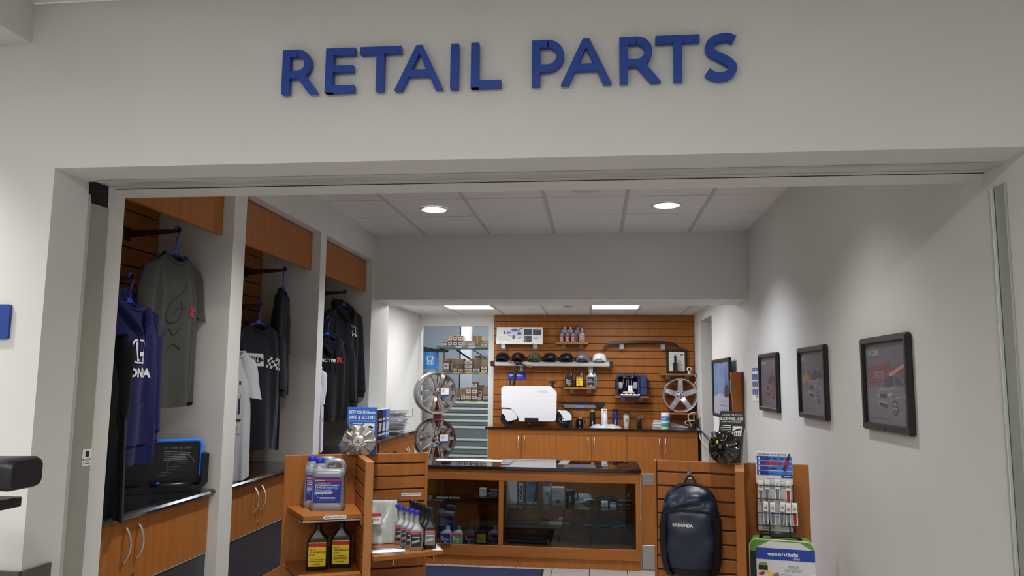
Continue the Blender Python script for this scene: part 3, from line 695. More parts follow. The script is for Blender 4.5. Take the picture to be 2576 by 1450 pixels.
P('pad',T(lathe([(.11,0),(.11,.012),(.10,.016)],28),(.05,-.05,.035),sc=(1,.35,1)),BR,t,True)
P('switch',T(cyl((0,0,0),(0,0,.01),.008),(-.02,-.065,.048)),mat('rim_blue',(30,110,220),.3),t)
# black vinyl seat in the lobby at the left edge
t=thing('armchair','black padded armrest of a lobby seat at lower left edge','chair',(-1.77,1.92,0))
VIN=mat('black_vinyl',(18,18,19),.45,bump=.1,bscale=60)
pc=lambda px,py:atY(px,py,1.92)-Vector((-1.77,1.92,0))
a=pc(73,1152); b=pc(70,1232)
xr=a.x; zt=a.z; zb=b.z; zm=(zt+zb)/2
hv=(zt-zb)/2
P('armrest',T(lofted([(-.30,0,hv*.85,.06,.02),(-.02,0,hv*.97,.065,.02),(.03,0,hv,.066,.022),(.045,0,hv*.86,.056,.02)],5),(xr-.046,0,zm),(0,R(90),0)),VIN,t,True)
q=pc(27,1268); P('lower_bar',box(q.x-.5,q.x,-.04,.04,q.z-.013,q.z+.013,.002),BLACK,t)
P('post',J(box(xr-.36,xr-.32,-.03,.03,0,zb+.01,.004)),BLACK,t); P('seat',box(xr-.62,xr-.36,-.3,.3,.38,.5,.03),VIN,t)
# ================================================================== the two slatwall stands and their goods
SILVER=mat('silver_plastic',(150,154,160),.33,.35); BOTBLK=mat('bottle_black',(20,20,22),.32); CAPB=mat('cap_blue',(30,50,190),.35); BOTGREY=mat('bottle_grey',(122,126,134),.35,.2)
CLEARP=glass('clear_plastic',(236,240,242),1.4,.12,.06)
def oil_bottle(name,label,loc,rz,h=.235,w=.112,d=.062,body=BOTBLK,cap=None,lab=YELP,stripe=REDP,lines=('HCF-2','TRANSMISSION','FLUID'),ink=DARKP,group=None,neck=.30,capc=None,foot=None):
    """flat quart bottle, neck set towards the right"""
    t=thing(name,label,'bottle',loc,rz,group)
    hw,hd=w/2,d/2; nx=hw*neck*1.4
    P('body',lofted([(0,0,hw*.95,hd*.92,.012),(.006,0,hw,hd,.016),(h*.60,0,hw,hd,.018),(h*.66,hw*.03,hw*.96,hd*.98,.018),(h*.74,nx*.5,hw*.70,hd*.86,.018),(h*.81,nx*.95,hw*.40,hd*.62,.014),(h*.87,nx,.019,.019,.0185),(h*.91,nx,.018,.018,.0178)],5),body,t,True)
    P('cap',T(lathe([(.019,0),(.0195,.004),(.0195,h*.07),(.017,h*.085)],20),(nx,0,h*.905)),cap or body,t,True)
    pl=Plane((0,-hd,0)); a,b=-hw*.80,hw*.80; z0,z1=h*.09,h*.60
    l=P('label',pl.rect(a,z0,b,z1,.0008),lab,t)
    if stripe: P('stripe',pl.rect(a,z1-h*.10,b,z1-h*.02,.0013),stripe,l)
    g=[]; zz=z1-h*.17
    for s in lines: g.append(pl.text(s,a+w*.05,zz,h*.035,.0016,'l',bold=.02)); zz-=h*.055
    g.append(pl.lines(a+w*.05,b-w*.05,zz,3,h*.035,h*.010,.0016)); g.append(pl.text('HONDA',0,z0+h*.035,h*.03,.0016,bold=.03))
    P('lettering',J(*g),ink,l)
    return t
def funnel_bottle(name,label,loc,rz,h=.205,w=.062,d=.046,body=SILVER,cap=CAPB,lab=DARKP,text='STEERING',group=None,ink=WHITE,capless=False):
    t=thing(name,label,'bottle',loc,rz,group); hw,hd=w/2,d/2
    P('body',lofted([(0,0,hw*.93,hd*.92,.008),(.004,0,hw,hd,.010),(h*.50,0,hw,hd,.012),(h*.54,0,hw*.93,hd*.94,.012),(h*.62,0,hw*.62,hd*.72,.012),(h*.68,0,hw*.43,hd*.55,.0125),(h*.90,0,.0115,.0115,.0114)],5),body,t,True)
    P('cap',T(lathe([(.0145,0),(.015,.003),(.015,h*.085),(.013,h*.10)],18),(0,0,h*.895)),cap,t,True)
    pl=Plane((0,-hd,0)); l=P('label',pl.rect(-hw*.82,h*.10,hw*.82,h*.47,.0008),lab,t)
    P('stripe',pl.rect(-hw*.82,h*.41,hw*.82,h*.47,.0013),REDP,l)
    P('lettering',J(pl.text('Honda Genuine',-hw*.7,h*.425,h*.02,.0016,'l',bold=.02),pl.text(text,0,h*.20,h*.06,.0016,ang=18,bold=.02,w=w*.62),pl.lines(-hw*.6,hw*.6,h*.37,2,h*.035,h*.012,.0016)),ink,l)
    return t
def coolant_jug(label,loc,rz,group=None,h=.285,w=.182,d=.115):
    t=thing('coolant_jug',label,'jug',loc,rz,group); hw,hd=w/2,d/2
    P('body',lofted([(0,0,hw*.95,hd*.94,.02),(.012,0,hw,hd,.026),(.03,0,hw,hd,.026),(.035,0,hw*.985,hd*.98,.026),(h*.66,0,hw*.985,hd*.98,.028),(h*.70,0,hw,hd,.03),(h*.755,0,hw*.99,hd*.97,.034),(h*.79,-.002,hw*.955,hd*.86,.036),(h*.81,-.006,hw*.88,hd*.6,.03)],6),SILVER,t,True)
    P('neck',lofted([(h*.74,-hw*.60,.040,.034,.03),(h*.83,-hw*.60,.036,.032,.03),(h*.885,-hw*.60,.026,.026,.025),(h*.91,-hw*.60,.022,.022,.0215)],5),SILVER,t,True)
    P('cap',T(lathe([(.0245,0),(.025,.003),(.025,.024),(.023,.027)],24),(-hw*.60,0,h*.905)),CAPB,t,True)
    P('handle',tube(spline([(-hw*.26,0,h*.78),(-hw*.20,0,h*.86),(-hw*.06,0,h*.925),(hw*.2,0,h*.945),(hw*.58,0,h*.945),(hw*.80,0,h*.90),(hw*.865,0,h*.82),(hw*.86,0,h*.72)],4),.0165,10,flat=1.15),SILVER,t,True)
    pl=Plane((0,-hd*.985,0)); l=P('label',pl.poly([(x,z+h*.40) for x,z in rrect(hw*.84,h*.245,.010,4)],.001),mat('label_royal',(26,46,150),.45),t)
    P('stripe',pl.rect(-hw*.84,h*.565,hw*.84,h*.61,.0016),REDP,l)
    P('lettering',J(pl.text('Honda Genuine',-hw*.76,h*.578,h*.020,.0022,'l',bold=.02),pl.text('EXTENDED LIFE',-hw*.76,h*.518,h*.027,.0022,'l',w=hw*.95),pl.text('ANTIFREEZE/COOLANT',-hw*.76,h*.480,h*.027,.0022,'l',w=hw*1.5,bold=.03),
        pl.text('TYPE 2',-hw*.76,h*.438,h*.03,.0022,'l',w=hw*.6,bold=.04),pl.lines(-hw*.1,hw*.7,h*.455,2,h*.015,h*.005,.0022),pl.text('Ready to use',-hw*.76,h*.41,h*.016,.0022,'l',w=hw*.42),pl.lines(-hw*.76,hw*.5,h*.385,3,h*.025,h*.011,.0022,3),
        pl.lines(-hw*.5,hw*.55,h*.255,2,h*.016,h*.007,.0022,5,'c'),pl.text('NET CONTENTS: 1 U.S. GAL (3.78 L)',0,h*.205,h*.013,.0022,w=hw*.95,bold=.02)),WHITE,l)
    P('watermark',pl.text('TYPE 2',.0,h*.33,h*.085,.0014,ang=24,bold=.03,w=hw*1.5),LBLUEP,l)
    P('warning',pl.text('WARNING',hw*.05,h*.285,h*.014,.0022,bold=.02),REDP,l)
    return t
# ---------------- left stand
LS=thing('slatwall_stand','cherry four-way slatwall stand left of the display counter','display stand',(-1.42,4.57,0),R(24.5))
P('left_board',box(-.43,-.02,-.02,.022,.10,1.152,.002),WOOD,LS)
P('back_board',box(-.022,.022,.022,.45,.10,1.152,.002),WOOD,LS)
P('front_edge',box(-.022,.022,-.462,-.440,.10,1.152,.002),WOODE,LS)
P('front_core',box(-.010,.010,-.44,-.0,.10,1.129),GROOVE,LS)
P('front_top',box(-.022,.022,-.44,-.0,1.13,1.152,.001),WOOD,LS)
P('right_core',box(.022,.40,-.008,.010,.10,1.149),GROOVE,LS); P('right_edge',box(.40,.418,-.021,.022,.10,1.152,.002),WOOD,LS)
P('base',J(box(-.43,.418,-.03,.03,0,.10,.004),box(-.03,.03,-.462,.45,0,.10,.004)),WOOD,LS)
cuts=[1.092-.0766*k for k in range(13)]
top=1.150
for k,c_ in enumerate(cuts+[.10]):
    lo=c_+.005 if k<13 else .10
    P('slat',box(.022,.40,-.021,-.008,lo,top,.0015),WOOD,LS)
    P('slat',box(.022,.40,.010,.022,lo,top,.0015),WOOD,LS)
    P('slat',box(-.022,-.010,-.44,.0,lo,min(top,1.13),.0015),WOOD,LS)
    P('slat',box(.010,.022,-.44,-.022,lo,min(top,1.13),.0015),WOOD,LS)
    top=c_-.005
# groove ends: solid strips at both ends of the right board
P('end_strip',J(box(.022,.085,-.0205,-.0075,.12,1.145),),WOOD,LS)
def ls(x,y,z):
    a=R(24.5); return Vector((-1.42+x*math.cos(a)-y*math.sin(a),4.57+x*math.sin(a)+y*math.cos(a),z))
def shelf(label,pts,z,tk=.022,bracket=True,lab=None,lx=0):
    t=thing('shelf_board',label,'shelf',ls(0,0,z),R(24.5))
    P('board',prism(pts,-tk,0,'z'),WOODX,t)
    return t
SH1=shelf('upper corner shelf of left stand holding the coolant jugs',[(-.405,-.022),(-.405,-.05),(-.335,-.40),(-.024,-.40),(-.024,-.022)],.865)
P('price_label',Plane((-.17,-.4005,-.011)).poly([(x,z) for x,z in rrect(.062,.010,.009,3)],.0008),WHITE,SH1)
P('lettering',Plane((-.17,-.4005,-.011)).text('HONDA COOLANT $30.18',0,-.0035,.008,.0013,w=.105,bold=.02),DARKP,SH1)
P('bracket',J(tube([(-.40,-.06,-.03),(-.385,-.14,-.034),(-.35,-.36,-.034)],.004,6),box(-.34,-.03,-.385,-.375,-.036,-.026,.002),box(-.030,-.024,-.39,-.06,-.06,-.022,.001)),NICKEL,SH1)
SH2=shelf('lower corner shelf of left stand holding the black bottles',[(-.405,-.022),(-.405,-.05),(-.34,-.43),(-.024,-.43),(-.024,-.022)],.556)
P('bracket',J(tube([(-.40,-.06,-.03),(-.385,-.14,-.034),(-.35,-.36,-.034)],.004,6),T(lathe([(.012,0),(.012,.01)],14),(-.40,-.045,-.02))),NICKEL,SH2)
SH3=shelf('right corner shelf of left stand holding filter and small bottles',[(.024,-.022),(.024,-.548),(.415,-.485),(.415,-.022)],.665)
P('bracket',J(box(.13,.136,-.53,-.05,-.05,-.022,.001),box(.355,.361,-.50,-.05,-.05,-.022,.001)),NICKEL,SH3)
P('corner_tag',prism([(.355,-.475),(.40,-.486),(.405,-.40),(.385,-.40)],.0005,.002,'z'),WHITE,SH3)
a=R(24.5)
coolant_jug('silver coolant jug with blue label, in front on upper shelf',ls(-.19,-.205,.866),a+R(-14),'coolant jugs')
coolant_jug('silver coolant jug standing behind the other on upper shelf',ls(-.225,-.085,.866),a+R(-14),'coolant jugs')
oil_bottle('fluid_bottle','black bottle with yellow label, left one on lower shelf of left stand',ls(-.245,-.27,.557),a+R(-8),h=.25,w=.116,neck=.0,group='black transmission fluid bottles')
oil_bottle('fluid_bottle','black bottle with yellow label, right one on lower shelf of left stand',ls(-.115,-.245,.557),a+R(-8),h=.25,w=.116,neck=.0,group='black transmission fluid bottles')
for k in range(6):
    funnel_bottle('steering_fluid_bottle',['front grey blue-capped bottle in its row on left stand','second grey blue-capped bottle from front of row','third grey blue-capped bottle from front of row','fourth grey blue-capped bottle from front of row','fifth grey blue-capped bottle from front of row','rearmost grey blue-capped bottle in its row'][k],
        ls(.272-.016*k+(.0 if k<3 else -.006),-.44+.062*k,.666),a+R(-14),h=.212,w=.068,group='grey blue-capped bottles on left stand')
for k in range(6):
    funnel_bottle('power_steering_bottle',['front black slim bottle in its row on left stand','second black slim bottle from front of row','third black slim bottle from front of row','fourth black slim bottle from front of row','fifth black slim bottle from front of row','rearmost black slim bottle in its row'][k],
        ls(.352-.009*k,-.425+.062*k,.666),a+R(-14),h=.222,w=.068,body=BOTBLK,cap=mat('cap_black_gloss',(26,26,28),.15),lab=GREYP,text='POWER',group='black slim bottles on left stand')
FW=mat('filter_white',(226,224,218),.8,noise=.03,nscale=40)
t=thing('cabin_filter','white pleated cabin filter in clear plastic bag','filter',ls(.115,-.235,.667),a+R(-3),rot=(R(-12),0,a+R(-3)))
P('frame',J(box(-.085,.085,-.006,.006,0,.24,.002)),FW,t)
for i in range(14): P('pleat',box(-.078+.0112*i,-.073+.0112*i,-.014,-.006,.006,.232,.0015),FW,t)
V=[];F=[];rnd=random.Random(4)
for j in range(9):
    for i in range(9): V.append((-.095+.205*i/8+rnd.uniform(-.004,.004),-.022+rnd.uniform(-.008,.004),-.002+.262*j/8+rnd.uniform(-.004,.004)))
for j in range(8):
    for i in range(8): F.append((j*9+i,j*9+i+1,(j+1)*9+i+1,(j+1)*9+i))
P('bag',(V,F),CLEARP,t,True)
pl=Plane((-.045,-.032,.135)); l=P('label',pl.rect(-.035,-.03,.035,.03),PAPER,t); P('stripe',J(pl.rect(-.035,.014,.035,.03,.0015),pl.rect(-.035,-.03,-.033,.03,.0015),pl.rect(.033,-.03,.035,.03,.0015),pl.rect(-.035,-.03,.035,-.028,.0015)),REDP,l)
P('barcode',J(*[pl.rect(-.026+.0052*i,-.008,-.0235+.0052*i,.002,.0015) for i in range(10)],pl.text('80292-T6L-A01',-.004,.006,.005,.0015,w=.045),pl.rect(-.026,-.018,-.01,-.012,.0015)),DARKP,l)
t=thing('information_card','blue and white information card lying before the filter','card',ls(.125,-.42,.667),a+R(-4))
P('card',box(-.095,.085,-.08,.05,0,.004,.001),PAPER,t); pl=Plane((0,0,.004),(1,0,0),(0,1,0)); P('blue_band',J(pl.rect(-.095,.01,.085,.05),pl.rect(-.095,-.08,.085,-.065)),NAVYP,t); P('lettering',pl.text('Combined Support',-.0,.02,.016,.002,w=.15,bold=.03),WHITE,t)
P('price_label',Plane((.318,-.0215,.905)).poly(rrect(.062,.010,.009,3),.0008),WHITE,LS); P('lettering',Plane((.318,-.0215,.905)).text('HONDA POWER STEERING $5.99',0,-.0035,.008,.0013,w=.108,bold=.02),DARKP,LS)
# wheel cover display on top of the left stand
SILW=mat('silver_cover',(190,188,184),.3,.75)
def cover(t,rad,m,hub_m,rib_h=.010,dish=.03,lugs=True,flat_at=None):
    """decorated wheel cover facing -Y, centre at the origin of the part"""
    nr,na=16,100; V=[];F=[]
    for j in range(nr+1):
        q=j/nr; r=rad*q
        for i in range(na):
            a_=2*PI*i/na; s=math.cos(5*(a_-PI/2)); rib=max(0,1-abs(((a_-PI/2)/(2*PI/10))%1-.5)*7) if .38<q<.97 else 0
            y=-dish*(1-q*q)-.010*(1 if .32<q<.36 else 0)-rib_h*rib*min(1,(q-.38)*6)*(1 if q<.9 else (0.97-q)/.07)+.006*max(0,s)*(1 if .45<q<.95 else 0)
            x,z=r*math.cos(a_),r*math.sin(a_)
            if flat_at is not None: z=max(z,flat_at)
            V.append((x,y,z))
    for j in range(nr):
        for i in range(na): k=(i+1)%na; F.append((j*na+i,(j+1)*na+i,(j+1)*na+k,j*na+k))
    n0=len(V)
    V+= [(v[0],.012,v[2]) for v in V[nr*na:nr*na+na]]
    F+= [(nr*na+i,n0+i,n0+(i+1)%na,nr*na+(i+1)%na) for i in range(na)]; F.append(tuple(n0+i for i in range(na)))
    c=P('cover',(V,F),m,t,True)
    P('hub',T(lathe([(rad*.29,-.0),(rad*.28,.012),(rad*.26,.015)],32),(0,-dish+.004,0),(R(90),0,0)),hub_m,c,True)
    if lugs:
        for k in range(5):
            an=PI/2+PI/5+2*PI*k/5; P('lug_nut',T(lathe([(rad*.10,0),(rad*.085,.012),(rad*.05,.018)],14),(rad*.52*math.cos(an),-dish*.74-.002,rad*.52*math.sin(an)),(R(90),0,0)),m,c,True)
    return c
p=atZ(908,1144,1.152); t=thing('wheel_lock_display','blue KEEP YOUR Honda SAFE & SECURE card with silver wheel cover','display',(p.x,p.y,1.153),R(6))
P('card',box(-.088,.088,.0,.012,0,.278,.001),mat('card_blue',(38,98,190),.45),t)
pl=Plane((0,0,0))
P('lettering',J(pl.text('KEEP YOUR Honda',0,.238,.020,w=.158,bold=.02),pl.text('SAFE & SECURE',0,.208,.021,w=.158,bold=.02),pl.text('Helps Protect Wheels & Tires from Theft',0,.193,.008,w=.158),pl.lines(-.075,.005,.178,6,.009,.0035,align='r')),WHITE,t)
P('picture',pl.rect(.012,.13,.076,.182,.0012),PAPER,t)
P('picture_print',J(pl.poly([(.014,.155),(.05,.170),(.072,.160),(.062,.152),(.045,.158),(.014,.150)],.0018),*[pl.rect(.038+.009*i,.134,.042+.009*i,.146,.0018) for i in range(4)]),DARKP,t)
cv=cover(t,.098,SILW,mat('hub_satin',(196,196,194),.4,.5),flat_at=-.078); cv.location=(-.008,-.035,.079)
hp=Plane((0,-.046,0)); P('hub_print',J(emblem(hp,0,.008,.012,.0005),hp.text('HONDA',0,-.006,.0045,.0005,bold=.04,w=.03),hp.rect(-.022,-.011,.022,-.0105,.0005)),DARKP,cv)
P('wheel_lock',T(cyl((0,0,0),(.022,-.03,-.028),.013,.013,16),(-.076,-.015,.172)),mat('steel_dark',(120,120,118),.3,.9),t,True); P('yellow_tag',prism([(-.058,.128),(-.05,.142),(-.045,.132),(-.038,.126),(-.048,.12)],-.055,-.052),YELP,t)

# ---------------- right stand
RSC=(.80,4.51); RSA=-10
RS=thing('slatwall_stand','cherry four-way slatwall stand right of the display counter','display stand',(*RSC,0),R(RSA))
P('right_board',box(.02,.366,-.005,.03,.10,1.152,.002),WOOD,RS); P('back_board',box(-.022,.022,.022,.45,.10,1.152,.002),WOOD,RS)
P('front_board',box(-.0235,.0235,-.45,-.03,.10,1.150,.003),WOOD,RS); P('front_top',box(-.0235,.0235,-.45,-.03,1.150,1.1515),WOODE,RS)
P('left_core',box(-.46,-.022,-.008,.010,.10,1.147),GROOVE,RS); P('left_edge',box(-.475,-.46,-.021,.022,.10,1.15,.002),WOOD,RS)
P('base',J(box(-.475,.366,-.03,.03,0,.10,.004),box(-.03,.03,-.45,.45,0,.10,.004)),WOOD,RS)
top=1.149
for k in range(14):
    c_=1.087-.0775*k if k<13 else .095; lo=c_+.005
    P('slat',box(-.455,-.022,-.021,-.008,lo,top,.0015),WOOD,RS); P('slat',box(-.455,-.022,.010,.022,lo,top,.0015),WOOD,RS); top=c_-.005
def rs(x,y,z):
    a=R(RSA); return Vector((RSC[0]+x*math.cos(a)-y*math.sin(a),RSC[1]+x*math.sin(a)+y*math.cos(a),z))
# backpack on its hook
NYL=mat('navy_nylon',(15,26,52),.36,noise=.12,nscale=30,bump=.5,bscale=14); NYD=mat('dark_nylon',(9,10,14),.6,bump=.2,bscale=30)
t=thing('wall_hook','chrome slatwall hook carrying the backpack','hook',rs(-.272,-.021,1.085),R(RSA))
P('plate',box(-.013,.013,-.004,0,-.035,.004,.001),CHROME,t); P('prong',tube([(0,-.002,-.01),(0,-.05,-.016),(0,-.062,.0)],.004,8),CHROME,t,True)
t=thing('backpack','navy blue backpack with HONDA lettering hanging on right stand','backpack',rs(-.268,-.105,0),R(RSA))
def bag_sec(z,hw,fy,by): return [(x*hw,(fy+by)/2+ (by-fy)/2*y,z) for x,y in [(math.copysign(abs(math.cos(q))**.62,math.cos(q)),math.copysign(abs(math.sin(q))**.75,math.sin(q))) for q in [2*PI*i/48 for i in range(48)]]]
rnd=random.Random(3)
def wr(s,am):
    o=[]
    for x,y,z in s:
        k=max(0,min(1,(z-.86)/.06))*max(0,min(1,(1.03-z)/.05)); q=math.sin(38*abs(x)+52*(z-.9))+.7*math.sin(70*(z-.9)-30*x+1.3)
        l=math.sin(26*x-34*z)+.6*math.sin(47*z+19*x); o.append((x,y+am*(l*.8+2.2*k*q*(1 if y<0.02 else .2)),z))
    return o
secs=[(.515,.045,.03,.075),(.53,.10,-.03,.08),(.56,.135,-.055,.08),(.60,.150,-.07,.08),(.70,.158,-.075,.08),(.80,.160,-.07,.08),(.88,.155,-.06,.08),(.94,.145,-.045,.08),(.98,.128,-.025,.075),(1.01,.10,.0,.07),(1.03,.06,.02,.06),(1.038,.02,.035,.05)]
ss=[]
for k in range(len(secs)-1):
    for j in range(6):
        q=j/6; a_,b_=secs[k],secs[k+1]; ss.append(tuple(a_[i]+(b_[i]-a_[i])*q for i in range(4)))
ss.append(secs[-1])
P('body',loft([wr(bag_sec(*s),.0035) for s in ss]),NYL,t,True)
for sx in (1,-1):
    P('side_panel',loft([[(sx*x,y,z) for x,y in ((hw-.028,-.066),(hw+.004,-.045),(hw+.012,-.01),(hw+.010,.06),(hw-.015,.07))] for z,hw in ((.545,.118),(.57,.138),(.62,.15),(.72,.158),(.82,.158),(.86,.150))]),NYD,t,True)
P('base_panel',loft([bag_sec(z,hw+.003,fy-.003,by+.002) for z,hw,fy,by in ((.514,.045,.03,.075),(.53,.10,-.03,.08),(.56,.135,-.055,.08),(.585,.145,-.064,.08))],True,False),NYD,t,True)
P('pocket_seam',J(tube(spline([(-.135,-.045,.875),(-.06,-.085,.905),(.03,-.088,.905),(.135,-.045,.885)],5),.006,8)),NYD,t,True)
P('zip',J(tube(spline([(-.153,.02,.66),(-.155,.01,.85),(-.125,.0,.96),(-.06,.01,1.018),(.0,.015,1.032),(.06,.01,1.018),(.125,.0,.96),(.155,.01,.85),(.153,.02,.66)],4),.005,6)),NYD,t,True)
P('loop',tube(spline([(-.03,.03,1.03),(-.018,.03,1.062),(0,.03,1.078),(.018,.03,1.062),(.03,.03,1.03)],4),.006,6,flat=.5),NYD,t,True)
P('strap',J(*[tube(spline([(sx*.05,.06,.56),(sx*.06,.05,.50),(sx*.045,.03,.47),(sx*.02,.02,.44)],3),.012,6,flat=.4) for sx in (1,-1)]),NYD,t,True)
P('tag_loop',J(tube(arc3:=[(.098+.014*math.cos(R(q)),-.072,.86+.014*math.sin(R(q))) for q in range(150,400,25)],.002,6),box(-.006,.006,-.08,-.07,.545,.565,.002)),NYD,t,True)
pl=Plane((-.035,-.088,.818),(1,0,0),(0,.02,1)); P('badge_print',emblem(pl,-.045,.006,.019,.001),SILV,t); P('lettering',pl.text('HONDA',-.028,-.003,.016,.001,'l',w=.082,bold=.06),SILV,t)
# black wheel cover display on top of the right stand
GLB=mat('gloss_black',(12,12,13),.12,spec=.6,coat=.6)
p=atZ(1832,1166,1.152); t=thing('wheel_cover_display','COMPLETE YOUR BLACK WHEEL LOOK card with glossy black wheel cover','display',(p.x,p.y,1.153),R(-12))
A_=Plane((0,0,0),(1,0,.0),(.08,.1,1)); 
def sp(x,z,y): return (x+z*.10,y+z*.10,z)
pts=[(-.066,0),(.066,0),(.066,.285),(-.066,.285)]
P('card',([sp(x,z,0) for x,z in pts]+[sp(x,z,.008) for x,z in pts],[(0,1,2,3),(7,6,5,4),(0,4,5,1),(1,5,6,2),(2,6,7,3),(3,7,4,0)]),DARKP,t)
P('easel',([(.075,0,0),(.105,.03,0),(.105,.03,.16),(.095,.02,.20),(.04,.12,0),(.07,.14,0)],[(0,1,2,3),(1,5,2),(0,3,4)]),mat('card_grey',(176,176,182),.6),t)
A_=Plane((0,0,0),(1,0,0),(.10,.10,1))
P('lettering',J(A_.text('COMPLETE YOUR',0,.262,.009,w=.105),A_.text('BLACK WHEEL LOOK',0,.238,.017,w=.122,bold=.02),A_.text('with Black Wheel Locks & Lug Nut Sets',0,.226,.007,w=.105),A_.lines(-.06,.0,.205,7,.010,.004,align='r')),WHITE,t)
P('picture',A_.rect(.008,.150,.058,.205,.0012),PAPER,t); P('picture_print',J(A_.poly([(.010,.178),(.03,.188),(.055,.196),(.05,.182),(.03,.180),(.010,.170)],.0018),*[A_.rect(.014+.010*i,.153+.002*(i%2),.019+.010*i,.168,.0018) for i in range(4)]),DARKP,t)
cv=cover(t,.092,GLB,GLB,rib_h=.0045,dish=.022,lugs=False,flat_at=-.086); cv.location=(-.022,-.05,.088); cv.rotation_euler=(R(-6),0,R(-26))
hp=Plane((0,-.035,0)); P('hub_print',J(emblem(hp,0,.008,.014,.0005),hp.text('HONDA',0,-.006,.004,.0005,bold=.04,w=.026)),mat('print_grey',(120,122,126),.55),cv)
P('wheel_lock',T(cyl((0,0,0),(.012,-.03,-.03),.014,.014,16),(-.075,-.02,.165)),mat('steel_dark',(120,120,118),.3,.9),t,True); P('yellow_tag',prism([(-.062,.112),(-.055,.13),(-.045,.122),(-.038,.126),(-.05,.108)],-.055,-.052),YELP,t)
# touch-up pen display on the right board
t=thing('touch_up_display','touch-up pen counter display card with wire rack','display',rs(.183,-.06,0),R(RSA))
P('card',box(-.096,.094,-.012,-.004,1.05,1.222,.001),PAPER,t); pl=Plane((0,-.012,0))
P('blue_bands',J(*[pl.rect(-.090,1.098+.0265*k,.092,1.121+.0265*k,.0008) for k in range(4)]),LBLUEP,t); P('brand_tab',pl.rect(.035,1.085,.094,1.103,.0016),BLUEP,t)
for k in range(4): P('step_band',pl.rect(-.090,1.098+.0265*k,-.03,1.121+.0265*k,.0012),BLUEP,t)
P('numerals',J(*[pl.text(str(k+1),-.079,1.101+.0265*k,.015,.0018,bold=.05) for k in range(4)],pl.text('HONDA',.068,1.091,.007,.002,bold=.03,w=.035)),WHITE,t)
P('lettering',J(pl.text('The Ultimate Touch-Up Tool.',-.012,1.206,.0095,.001,w=.15,bold=.02),pl.rect(-.04,1.078,.035,1.08,.001)),NAVYP,t)
P('red_patches',J(*[pl.rect(-.045+.03*k,1.153,-.02+.03*k,1.171,.0018) for k in range(3)]),REDP,t)
P('tool_print',J(*[pl.rect(-.04+.034*k,1.186,-.018+.034*k,1.192,.0018) for k in range(3)]),DARKP,t); P('tip_print',pl.poly([(-.03,1.135),(-.018,1.131),(.01,1.131),(.016,1.135),(.01,1.139),(-.018,1.139)],.0018),DARKP,t); P('step_text',pl.rect(-.068,1.106,.02,1.109,.0018),DARKP,t)
P('pen_print',J(cyl((.05,-.014,1.125),(.078,-.014,1.205),.009,.006,10),cyl((.078,-.014,1.205),(.082,-.014,1.218),.005,.002,8)),mat('pen_dark',(50,44,56),.35),t,True); P('pen_band',cyl((.060,-.0145,1.153),(.068,-.0145,1.177),.0098,.0088,10),REDP,t,True)
wr_=[]
for z,y in ((1.045,-.05),(.975,-.05),(.905,-.075),(.84,-.075)): wr_+= [tube([(-.098,.0,z),(-.098,y,z),(.096,y,z),(.096,.0,z)],.0022,6)]
wr_+= [tube([(sx,-.002,.80),(sx,-.002,1.06)],.0022,6) for sx in (-.098,.096)]+[tube([(sx,-.075,.80),(sx,-.075,.91)],.0022,6) for sx in (-.098,.096)]
P('wire_rack',J(*wr_),BLACK,t,True); P('back_card',J(box(-.09,.09,-.004,0,.80,1.05),),mat('rack_backing',(206,206,204),.6),t)
LILAC=mat('blister_blue',(110,126,150),.4)
def pen_pack(x,z,y,tilt,lb,tint):
    o=thing('touch_up_pen',lb,'pen pack',rs(.183+x,-.06+y,z),R(RSA),'touch-up pen packs in the rack',rot=(R(-4),R(tilt),R(RSA)))
    P('card',box(-.0135,.0135,-.006,.0,0,.118,.001),PAPER,o); P('top_flap',box(-.0135,.0135,-.014,-.0005,.066,.112,.002),PAPER,o)
    pl=Plane((0,-.014,0)); P('print',J(emblem(pl,0,.090,.010,.0006),pl.text('HONDA',0,.080,.0038,.0006,w=.018,bold=.04)),DARKP,o)
    P('pen',J(cyl((0,-.006,.022),(0,-.006,.068),.0075,.0075,10),cyl((0,-.006,.004),(0,-.006,.022),.004,.0075,10)),tint,o,True)
    pl=Plane((0,-.006,0)); P('red_text',pl.lines(-.011,.011,.014,3,.005,.002,.0006),REDP,o)
row=[(-.074,.952,-.042,0,'first'),(-.044,.957,-.040,3,'second'),(.012,.962,-.042,0,'third'),(.066,.957,-.042,1,'fourth')]
for x,z,y,tl,nm in row: pen_pack(x,z,y,tl,'white touch-up pen pack, %s from left in upper row'%nm,REDP if nm=='fourth' else LILAC)
row=[(-.052,.845,-.066,0,'first'),(-.016,.843,-.066,0,'second'),(.027,.848,-.066,4,'third'),(.062,.842,-.066,1,'fourth'),(.096,.845,-.066,0,'fifth')]
for x,z,y,tl,nm in row: pen_pack(x,z,y,tl,'white touch-up pen pack, %s from left in lower row'%nm,REDP if nm=='fifth' else LILAC)
# safety kit bag
KG=mat('kit_green',(104,160,52),.6,bump=.1,bscale=40); 
t=thing('safety_kit','green and black PREMIUM AUTO SAFETY KIT bag with card sleeve','bag',rs(.198,-.22,0),R(RSA))
def kit(hw,hd,z0,z1,r): return prism([(x,z+(z0+z1)/2) for x,z in rrect(hw,(z1-z0)/2,r,6)],-hd,hd)
P('body',T(kit(.158,.055,.45,.792,.035)),KG,t,True)
P('lower_body',box(-.159,.159,-.057,.057,.45,.735,.004),BLACK,t)
P('piping',J(tube([(x,-.056,z+.621) for x,z in rrect(.158,.171,.036,6)]+[(.158,-.056,.75)],.0035,6)),mat('piping_white',(210,210,206),.5),t,True)
pl=Plane((0,-.062,0)); P('sleeve',J(prism([(-.125,.40),(.160,.40),(.160,.745),(.09,.785),(-.062,.785),(-.125,.752)],-.062,-.0575)),mat('card_gloss',(214,214,216),.18,coat=.5),t)
